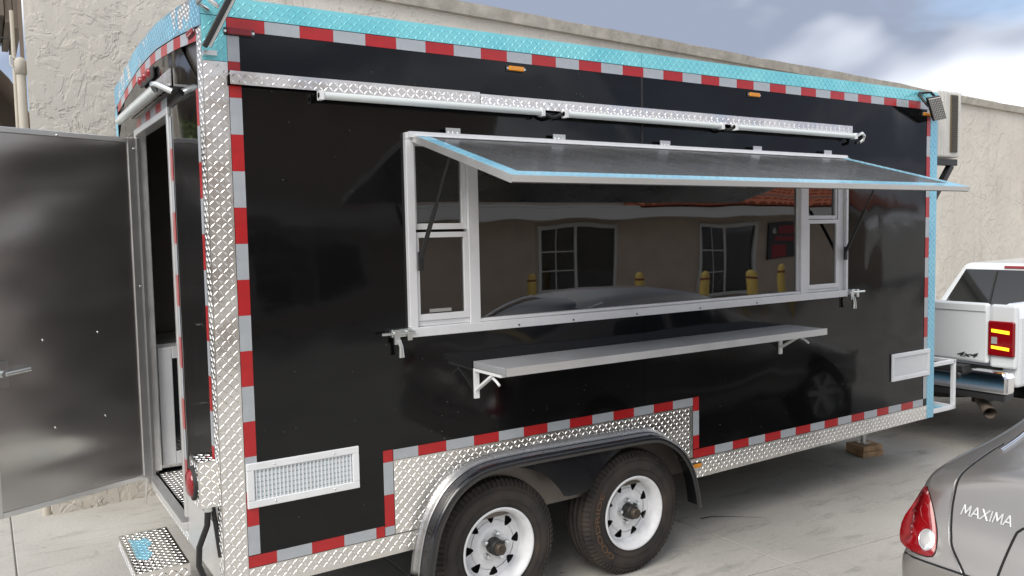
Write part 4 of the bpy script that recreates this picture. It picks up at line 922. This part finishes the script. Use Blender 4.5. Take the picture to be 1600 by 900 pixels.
# shut lines and badge
for s in (1, -1):
    dg_ = Vector((.72, 0, -.69))
    pl = [Vector((2.38, CY+s*.545, .50)), Vector((2.39, CY+s*.565, .57))]+[Vector((2.40+.3*(z-.62), CY+s*y, z)) for y, z in ((.638, .665), (.657, .715), (.668, .76), (.676, .825), (.676, .90), (.675, .94))]+[Vector((x, CY+s*y, z)) for x, y, z in ((2.53, .674, .985), (2.58, .674, 1.005), (2.66, .672, 1.02), (2.74, .668, 1.035), (2.80, .655, 1.05))]
    pl = [Vector(q) for q in resamp([tuple(q) for q in pl], 5)]
    seam(bv, pl, dg_, .5, .0045).build('trunk_shut_line', 'dark', car); seam(bv, [p+Y_*s*.010 for p in pl], dg_, .5, .0022, .0003).build('trunk_highlight', 'highlight', car)  # second, bright bead stands in for the highlight line beside the gap
pl = [Vector((2.3, CY+y, .603)) for y in [(-.92+1.84*k/40) for k in range(41)] if abs(y) < .86]
seam(bv, pl, (1, 0, 0), 1.0, .0045).build('bumper_gap', 'dark', car)
ol = dens(smooth_loop(rear_pts([(.40, .87), (.45, .70), (.45, .50), (-.45, .50), (-.45, .70), (-.40, .87)]), 3), 2)
pt = patch(bv, ol, 1.0, (1, 0, 0), .004, 4).build('plate_panel', 'carpaint', car); seam(bv, ol+ol[:1], (1, 0, 0), 1.0, .005).build('plate_shut_line', 'dark', car)
MB().box(2.395, 2.40, CY-.15, CY+.15, .64, .78).build('license_plate', 'fascia', pt)
GL = {'M': ([((0, 0), (.12, 1)), ((.12, 1), (.5, .2)), ((.5, .2), (.88, 1)), ((.88, 1), (1, 0))], 1.0), 'A': ([((0, 0), (.45, 1)), ((.45, 1), (.9, 0)), ((.2, .33), (.7, .33))], .9), 'X': ([((0, 0), (.85, 1)), ((0, 1), (.85, 0))], .85), 'I': ([((.1, 0), (.1, 1))], .2)}
b = MB(); cu_ = 0; hL = .040
tot = sum(GL[ch][1]+.22 for ch in 'MAXIMA')-.22; uw = .19/tot
for ch in 'MAXIMA':
    st_, wd_ = GL[ch]
    for (xa, za), (xb, zb) in st_:
        q = []
        for t in (0, .25, .5, .75, 1):
            xx = xa+(xb-xa)*t; zz_ = za+(zb-za)*t; yy = CY+.637-(cu_+xx)*uw-zz_*.006; z = .806+zz_*hL+.02*(cu_+xx)*uw
            h = bv.ray_cast(Vector((1.5, yy, z)), X_, 5); q.append(Vector(((h[0].x if h[0] else 2.4)-.003, yy, z)))
        b.tube(q, .0034, 6)
    cu_ += wd_+.22
b.build('model_lettering', 'badge', car)
# glass
rw = smooth_loop([(2.80, CY+.62, 3), (3.55, CY+.52, 3), (3.55, CY-.52, 3), (2.80, CY-.62, 3)], 2); rwo = patch(bv, dens(rw, 2), 0, (0, 0, -1), .004, 5).build('rear_window', 'darkglass', car)
seam(bv, [(x_, CY+(.628-.12*(x_-2.74)), 3) for x_ in [2.74+.04*q_ for q_ in range(23)]], (0, 0, -1), 0, .011, .002).build('window_trim', 'chrome', rwo)
seam(bv, [(x_, CY-(.628-.12*(x_-2.74)), 3) for x_ in [2.74+.04*q_ for q_ in range(23)]], (0, 0, -1), 0, .011, .002).build('window_trim', 'chrome', rwo)
pd = patch(bv, dens(smooth_loop([(2.86, CY+.56, 3), (3.02, CY+.54, 3), (3.02, CY-.54, 3), (2.86, CY-.56, 3)], 1), 3), 0, (0, 0, -1), .006, 3).build('parcel_shelf', 'tan', rwo)
ws = smooth_loop([(4.95, CY+.50, 3), (5.55, CY+.58, 3), (5.55, CY-.58, 3), (4.95, CY-.50, 3)], 2); patch(bv, dens(ws, 2), 0, (0, 0, -1), .004, 5).build('windshield', 'darkglass', car)
for s in (1, -1):
    for nm, q in (('side_window', [(3.45, .98), (3.62, 1.24), (4.2, 1.33), (4.2, .98)]), ('side_window', [(4.27, .98), (4.27, 1.33), (4.75, 1.29), (5.2, .98)])):
        ol = dens([(x, CY+s*1.2, z) for x, z in q], 5); patch(bv, ol, 0, (0, -s, 0), .004, 5).build(nm, 'darkglass', car)
    for x in (3.3, 6.05):
        simple_wheel('wheel', (x, CY+s*.915, .325), car, .325, .20, .22, s)
        MB().lathe([(0, .37), (.02, .37), (.02, .3)], (x, CY+s*.905, .335), (0, -s, 0), 32).build('wheel_arch', 'dark', car)
    MB().box(4.95, 5.1, CY+s*.93-.08*(s < 0), CY+s*.93+.08*(s > 0), .98, 1.08).build('door_mirror', 'carpaint', car, bevel=.02)

# ------------------------------------------------------------------ white pickup
TK = thing('white_pickup', (8.6, .75, 0), 'white pickup truck parked beyond the front of the trailer', 'truck')
KY = .75; KW = .905
def ky(a): return KY+a
# bed and cab lower body
prof = [(-KW, .60), (-KW-.005, .85), (-KW+.0, 1.18), (-KW+.035, 1.285), (-KW+.10, 1.30)]
b = MB(); V = []
full = [(y, z) for y, z in prof]+[(-y, z) for y, z in prof[::-1]]
bx0, bx1 = 6.355, 8.055
for sg_ in (-1, 1):
    b = MB().prism([(KY+sg_*-y, z) for y, z in prof]+[(KY+sg_*(KW-.14), 1.285), (KY+sg_*(KW-.14), .60)], (bx0, 0, 0), Y_, Z_, X_, bx1-bx0); b.build('bed_side', 'truckwhite', TK, bevel=.03)
MB().box(bx0, bx1, ky(-KW+.141), ky(KW-.141), .72, .76).build('bed_floor', 'plastic', TK); MB().box(bx1-.04, bx1-.002, ky(-KW+.141), ky(KW-.141), .761, 1.10).build('bed_headboard', 'truckwhite', TK)
b = MB().prism([(KY+y, z) for y, z in [(-KW, .60), (-KW-.005, .85), (-KW+.02, 1.06), (-KW+.06, 1.10), (KW-.06, 1.10), (KW-.02, 1.06), (KW+.005, .85), (KW, .60)]], (8.075, 0, 0), Y_, Z_, X_, 3.9); b.build('cab_body', 'truckwhite', TK, bevel=.03)
b = MB(); b.hexa([(8.08, ky(-.80), 1.09), (10.6, ky(-.80), 1.09), (10.6, ky(.80), 1.09), (8.08, ky(.80), 1.09), (8.26, ky(-.58), 1.545), (9.9, ky(-.58), 1.565), (9.9, ky(.58), 1.565), (8.26, ky(.58), 1.545)]); cbn = b.build('cabin', 'truckwhite', TK, bevel=.05)
def quadpane(name, m, par, p, n_, d): 
    p = [Vector(q) for q in p]; n_ = Vector(n_).normalized(); return MB().hexa([q+n_*.001 for q in p]+[q+n_*d for q in p]).build(name, m, par)
cr = lambda y, z: (8.08+(z-1.09)/.455*.18, ky(y), z)
nn_ = (-.455, 0, .18)
rg = quadpane('rear_glass', 'darkglass', TK, [cr(-.69, 1.12), cr(.69, 1.12), cr(.545, 1.475), cr(-.545, 1.475)], nn_, .008)
for y in (-.22, .22): MB().bar(Vector(cr(y, 1.125))+Vector(nn_)*.025, Vector(cr(y*.98, 1.47))+Vector(nn_)*.025, .014, .02).build('slider_frame', 'plastic', rg)
quadpane('brake_light', 'redlens', TK, [cr(-.15, 1.492), cr(.15, 1.492), cr(.15, 1.517), cr(-.15, 1.517)], nn_, .012)
for s in (-1, 1):
    sd_ = lambda x, z: (x, ky(s*(.80-(z-1.09)/.465*.22)), z)
    for xa, xb, xc, xd in ((8.3, 9.1, 9.1, 8.36), (9.18, 10.35, 9.85, 9.18)): quadpane('side_glass', 'darkglass', TK, [sd_(xa, 1.13), sd_(xb, 1.13), sd_(xc, 1.49), sd_(xd+.1, 1.49)], (0, s, .6), .006)
quadpane('windshield', 'darkglass', TK, [(10.54, ky(-.70), 1.13), (10.54, ky(.70), 1.13), (9.97, ky(.54), 1.52), (9.97, ky(-.54), 1.52)], (.4, 0, .8), .01)
# tailgate
tg = MB(); tg.box(6.30, 6.352, ky(-.683), ky(.683), .785, 1.298); tgo = tg.build('tailgate', 'truckwhite', TK, bevel=.024)
MB().box(6.29, 6.301, ky(-.66), ky(.66), 1.225, 1.285).build('spoiler_lip', 'truckwhite', tgo, bevel=.005)
MB().box(6.292, 6.301, ky(-.13), ky(.13), 1.10, 1.19).build('handle_bezel', 'plastic', tgo, bevel=.004)
me = text_mesh('4x4', .10, .004, .35, .002); xs = [v.co.x for v in me.vertices]; mxx = max(xs)
for v in me.vertices: v.co = Vector((6.2995-v.co.z, .335-v.co.x*.19/mxx, .828+v.co.y*.55))
me.update(); link('drive_lettering', me, 'plastic', tgo)
for s in (-1, 1):
    y0_, y1_ = sorted((ky(s*.69), ky(s*.902)))
    MB().box(6.31, 6.36, y0_, y1_, .76, 1.292).build('bed_corner', 'truckwhite', TK, bevel=.02)
    ya, yb = sorted((ky(s*.682), ky(s*.898))); lo = smooth_loop([(ya+.01, .865), (yb-.012, .865), (yb, 1.02), (yb-.01, 1.15), (ya+.012, 1.155), (ya, 1.0)], 1) if False else None
    b = MB(); b.box(6.285, 6.312, ya, yb, .86, 1.155); tl = b.build('tail_lamp', 'redlens', TK, bevel=.034)
    if s == -1: tl['label'] = 'right tail lamp with two lit amber bars'
    i0, i1 = (ya+.03, yb-.05) if s > 0 else (ya+.04, yb-.035)
    for z0_, z1_ in ((1.05, 1.088), (.912, .948)): MB().hexa([(6.278, i0, z0_), (6.278, i1, z0_+.012), (6.287, i1, z0_+.012), (6.287, i0, z0_), (6.278, i0, z1_-.01), (6.278, i1, z1_), (6.287, i1, z1_), (6.287, i0, z1_-.01)]).build('signal_bar', 'yellow', tl)
    MB().box(6.279, 6.287, (i1-.045) if s < 0 else i0, i1 if s < 0 else i0+.045, .965, 1.022).build('reverse_lens', 'clear', tl)
    for x in (7.5, 11.1):
        simple_wheel('wheel', (x, ky(s*.90), .37), TK, .37, .26, .24, s); MB().lathe([(0, .46), (.02, .46), (.02, .3)], (x, ky(s*.913), .42), (0, -s, 0), 32).build('wheel_arch', 'dark', TK)
b = MB(); ppf = [(-.90, .56), (-.905, .70), (-.88, .745), (-.62, .745), (-.56, .715), (.56, .715), (.62, .745), (.88, .745), (.905, .70), (.90, .56)]
b.prism([(KY+y, z) for y, z in ppf], (6.17, 0, 0), Y_, Z_, X_, .14); bu = b.build('rear_bumper', 'chrome', TK, bevel=.022)
MB().box(6.165, 6.30, ky(-.54), ky(.54), .7155, .76).build('step_pad', 'plastic', bu); MB().box(6.19, 6.34, ky(-.88), ky(.88), .50, .558).build('valance', 'plastic', bu, bevel=.01)
MB().lathe([(0, .03), (.012, .028), (.014, 0)], (6.17, ky(-.50), .68), (-1, 0, 0), 16).build('sensor', 'plastic', bu)
b = MB().tube([(6.75, .42, .47), (6.5, .25, .46), (6.33, .10, .42), (6.22, .0, .385)], .046, 16, False); b.tube([(6.33, .10, .42), (6.22, .0, .385)], [.050, .052], 16, False); b.build('exhaust', 'brown', TK)
MB().lathe([(0, .34), (.2, .34)], (6.95, .85, .36), (0, 0, 1), 32, cap=True).build('spare_tyre', 'tyre', TK)
b = MB(); b.box(6.4, 11.8, ky(-.6), ky(-.5), .42, .60); b.box(6.4, 11.8, ky(.5), ky(.6), .42, .60); b.box(7.45, 7.55, ky(-.8), ky(.8), .3, .42); b.build('frame_rails', 'blackmat', TK)

# ------------------------------------------------------------------ building across the lot (mirrored in the panes), bollards
OY = -12.6
ob = thing('tiled_roof_building', (14, OY, 0), 'low beige building with red tile roof mirrored in the serving window', 'building')
MB().box(-22, 24, OY-9, OY, 0, 2.9).build('wall', 'wallop', ob)
MB().box(-22.3, 24.3, OY-9.3, OY+.75, 2.25, 2.50).build('fascia', 'fascia', ob)
MB().add([(13, OY+.75, 2.51), (24.3, OY+.75, 2.51), (24.3, OY-4, 3.9), (13, OY-4, 3.9), (24.3, OY-9.3, 2.51), (13, OY-9.3, 2.51)], [(0,1,2,3), (3,2,4,5), (0,3,5), (1,4,2)]).build('roof_deck', 'tile', ob)
MB().box(-22.3, 12.98, OY-9.3, OY+.75, 2.505, 2.56).build('flat_roof', 'fascia', ob)
MB().box(-22, 9.3, OY-9, OY-.01, 2.57, 4.9).build('upper_wall', 'wallop', ob); MB().box(-22.1, 9.4, OY-9.1, OY+.1, 4.905, 5.05).build('parapet_cap', 'fascia', ob)
tme = None; sl_ = Vector((0, -4.75, 1.40)).normalized()
for i in range(34):
    for j in range(5):
        p = Vector((13.2+.34*i, OY+.80, 2.50))+sl_*(.48*j)+Vector((0, 0, .03))
        if tme is None:
            b = MB(); V = []; nn2 = Vector((0, -sl_.z, sl_.y)); nn2 = nn2 if nn2.z > 0 else -nn2
            for t in (0, .5):
                for k in range(9): a = math.pi*k/8; V.append(X_*(-.15*math.cos(a))+nn2*(.10*math.sin(a)*(1-.25*t)+.02*(1-2*t))+sl_*t)
            b.add(V, [(k, k+1, 10+k, 9+k) for k in range(8)]+[tuple(range(9))], False); o = b.build('roof_tile', 'tile', ob); tme = o.data; o.location = p-OFF[ob.name]
        else: link('roof_tile', tme, None, ob, loc=p)
def owin(x0, x1, z0, z1, name='window'):
    b = MB(); t = .09; b.box(x0, x1, OY, OY+.07, z0, z0+t); b.box(x0, x1, OY, OY+.07, z1-t, z1); b.box(x0, x0+t, OY, OY+.07, z0+t, z1-t); b.box(x1-t, x1, OY, OY+.07, z0+t, z1-t); xm = (x0+x1)/2; b.box(xm-.04, xm+.04, OY, OY+.06, z0+t, z1-t)
    f_ = b.build(name, 'fascia', ob); MB().box(x0+t, xm-.04, OY+.005, OY+.03, z0+t, z1-t).build('pane', 'darkglass', f_); MB().box(xm+.04, x1-t, OY+.005, OY+.03, z0+t, z1-t).build('pane', 'darkglass', f_)
    b = MB(); b.box((x0+t+xm-.04)/2-.015, (x0+t+xm-.04)/2+.015, OY+.03, OY+.04, z0+t, z1-t)
    for k in (1, 2): z = z0+t+(z1-z0-2*t)*k/3; b.box(x0+t, xm-.04, OY+.031, OY+.041, z-.015, z+.015)
    b.build('muntin', 'fascia', f_)
owin(10.34, 12.7, .43, 2.15); owin(15.6, 18.0, .06, 2.10, 'glazed_door'); owin(3.5, 5.9, .6, 2.1); owin(-4, -1.6, .6, 2.1)
sn = thing('hanging_sign', (19.2, OY+.3, 0), 'dark red notice board with dove and cross mirrored in right pane', 'sign')
MB().box(18.4, 20.2, OY+.02, OY+.06, 1.05, 2.05).build('board', 'signdark', sn); MB().box(18.55, 19.3, OY+.061, OY+.066, 1.08, 1.45).build('red_panel', 'signred', sn); MB().box(18.9, 19.8, OY+.061, OY+.066, 1.75, 1.95).build('red_panel', 'signred', sn); MB().box(18.7, 19.9, OY+.061, OY+.066, 1.56, 1.68).build('red_panel', 'signred', sn)
b = MB(); b.box(19.98, 20.02, OY+.061, OY+.068, 1.6, 2.0); b.box(19.88, 20.12, OY+.069, OY+.072, 1.85, 1.89); b.build('cross', 'fascia', sn)
MB().prism([(18.55, 1.95), (18.62, 1.86), (18.72, 1.93), (18.70, 1.82), (18.80, 1.80), (18.66, 1.74), (18.56, 1.80), (18.60, 1.86)], (0, OY+.061, 0), X_, Z_, Y_, .006).build('dove', 'fascia', sn)
pos = [(9.5, -11.6), (11.3, -10.0), (12.5, -9.3), (13.4, -8.7), (15.6, -9.7)]
lab = ['yellow bollard mirrored at the left of the main pane beside the car roof', 'yellow bollard mirrored alone in the middle of the main pane', 'yellow bollard mirrored third from left in the main pane', 'yellow bollard mirrored fourth from left in the main pane', 'yellow bollard mirrored nearest the right window mullion']
for (x, y), lb_ in zip(pos, lab):
    o = thing('bollard', (x, y, 0), lb_, 'bollard', 'yellow bollards across the lot')
    MB().lathe([(0, .10), (.92, .10), (1.0, .085), (1.05, .04), (1.06, 0)], (x, y, 0), (0, 0, 1), 16).build('post', 'bollard', o)
    for z in (.35, .85): MB().lathe([(z, .1005), (z, .104), (z+.05, .104), (z+.05, .1005)], (x, y, 0), (0, 0, 1), 16).build('band', 'bollardband', o)
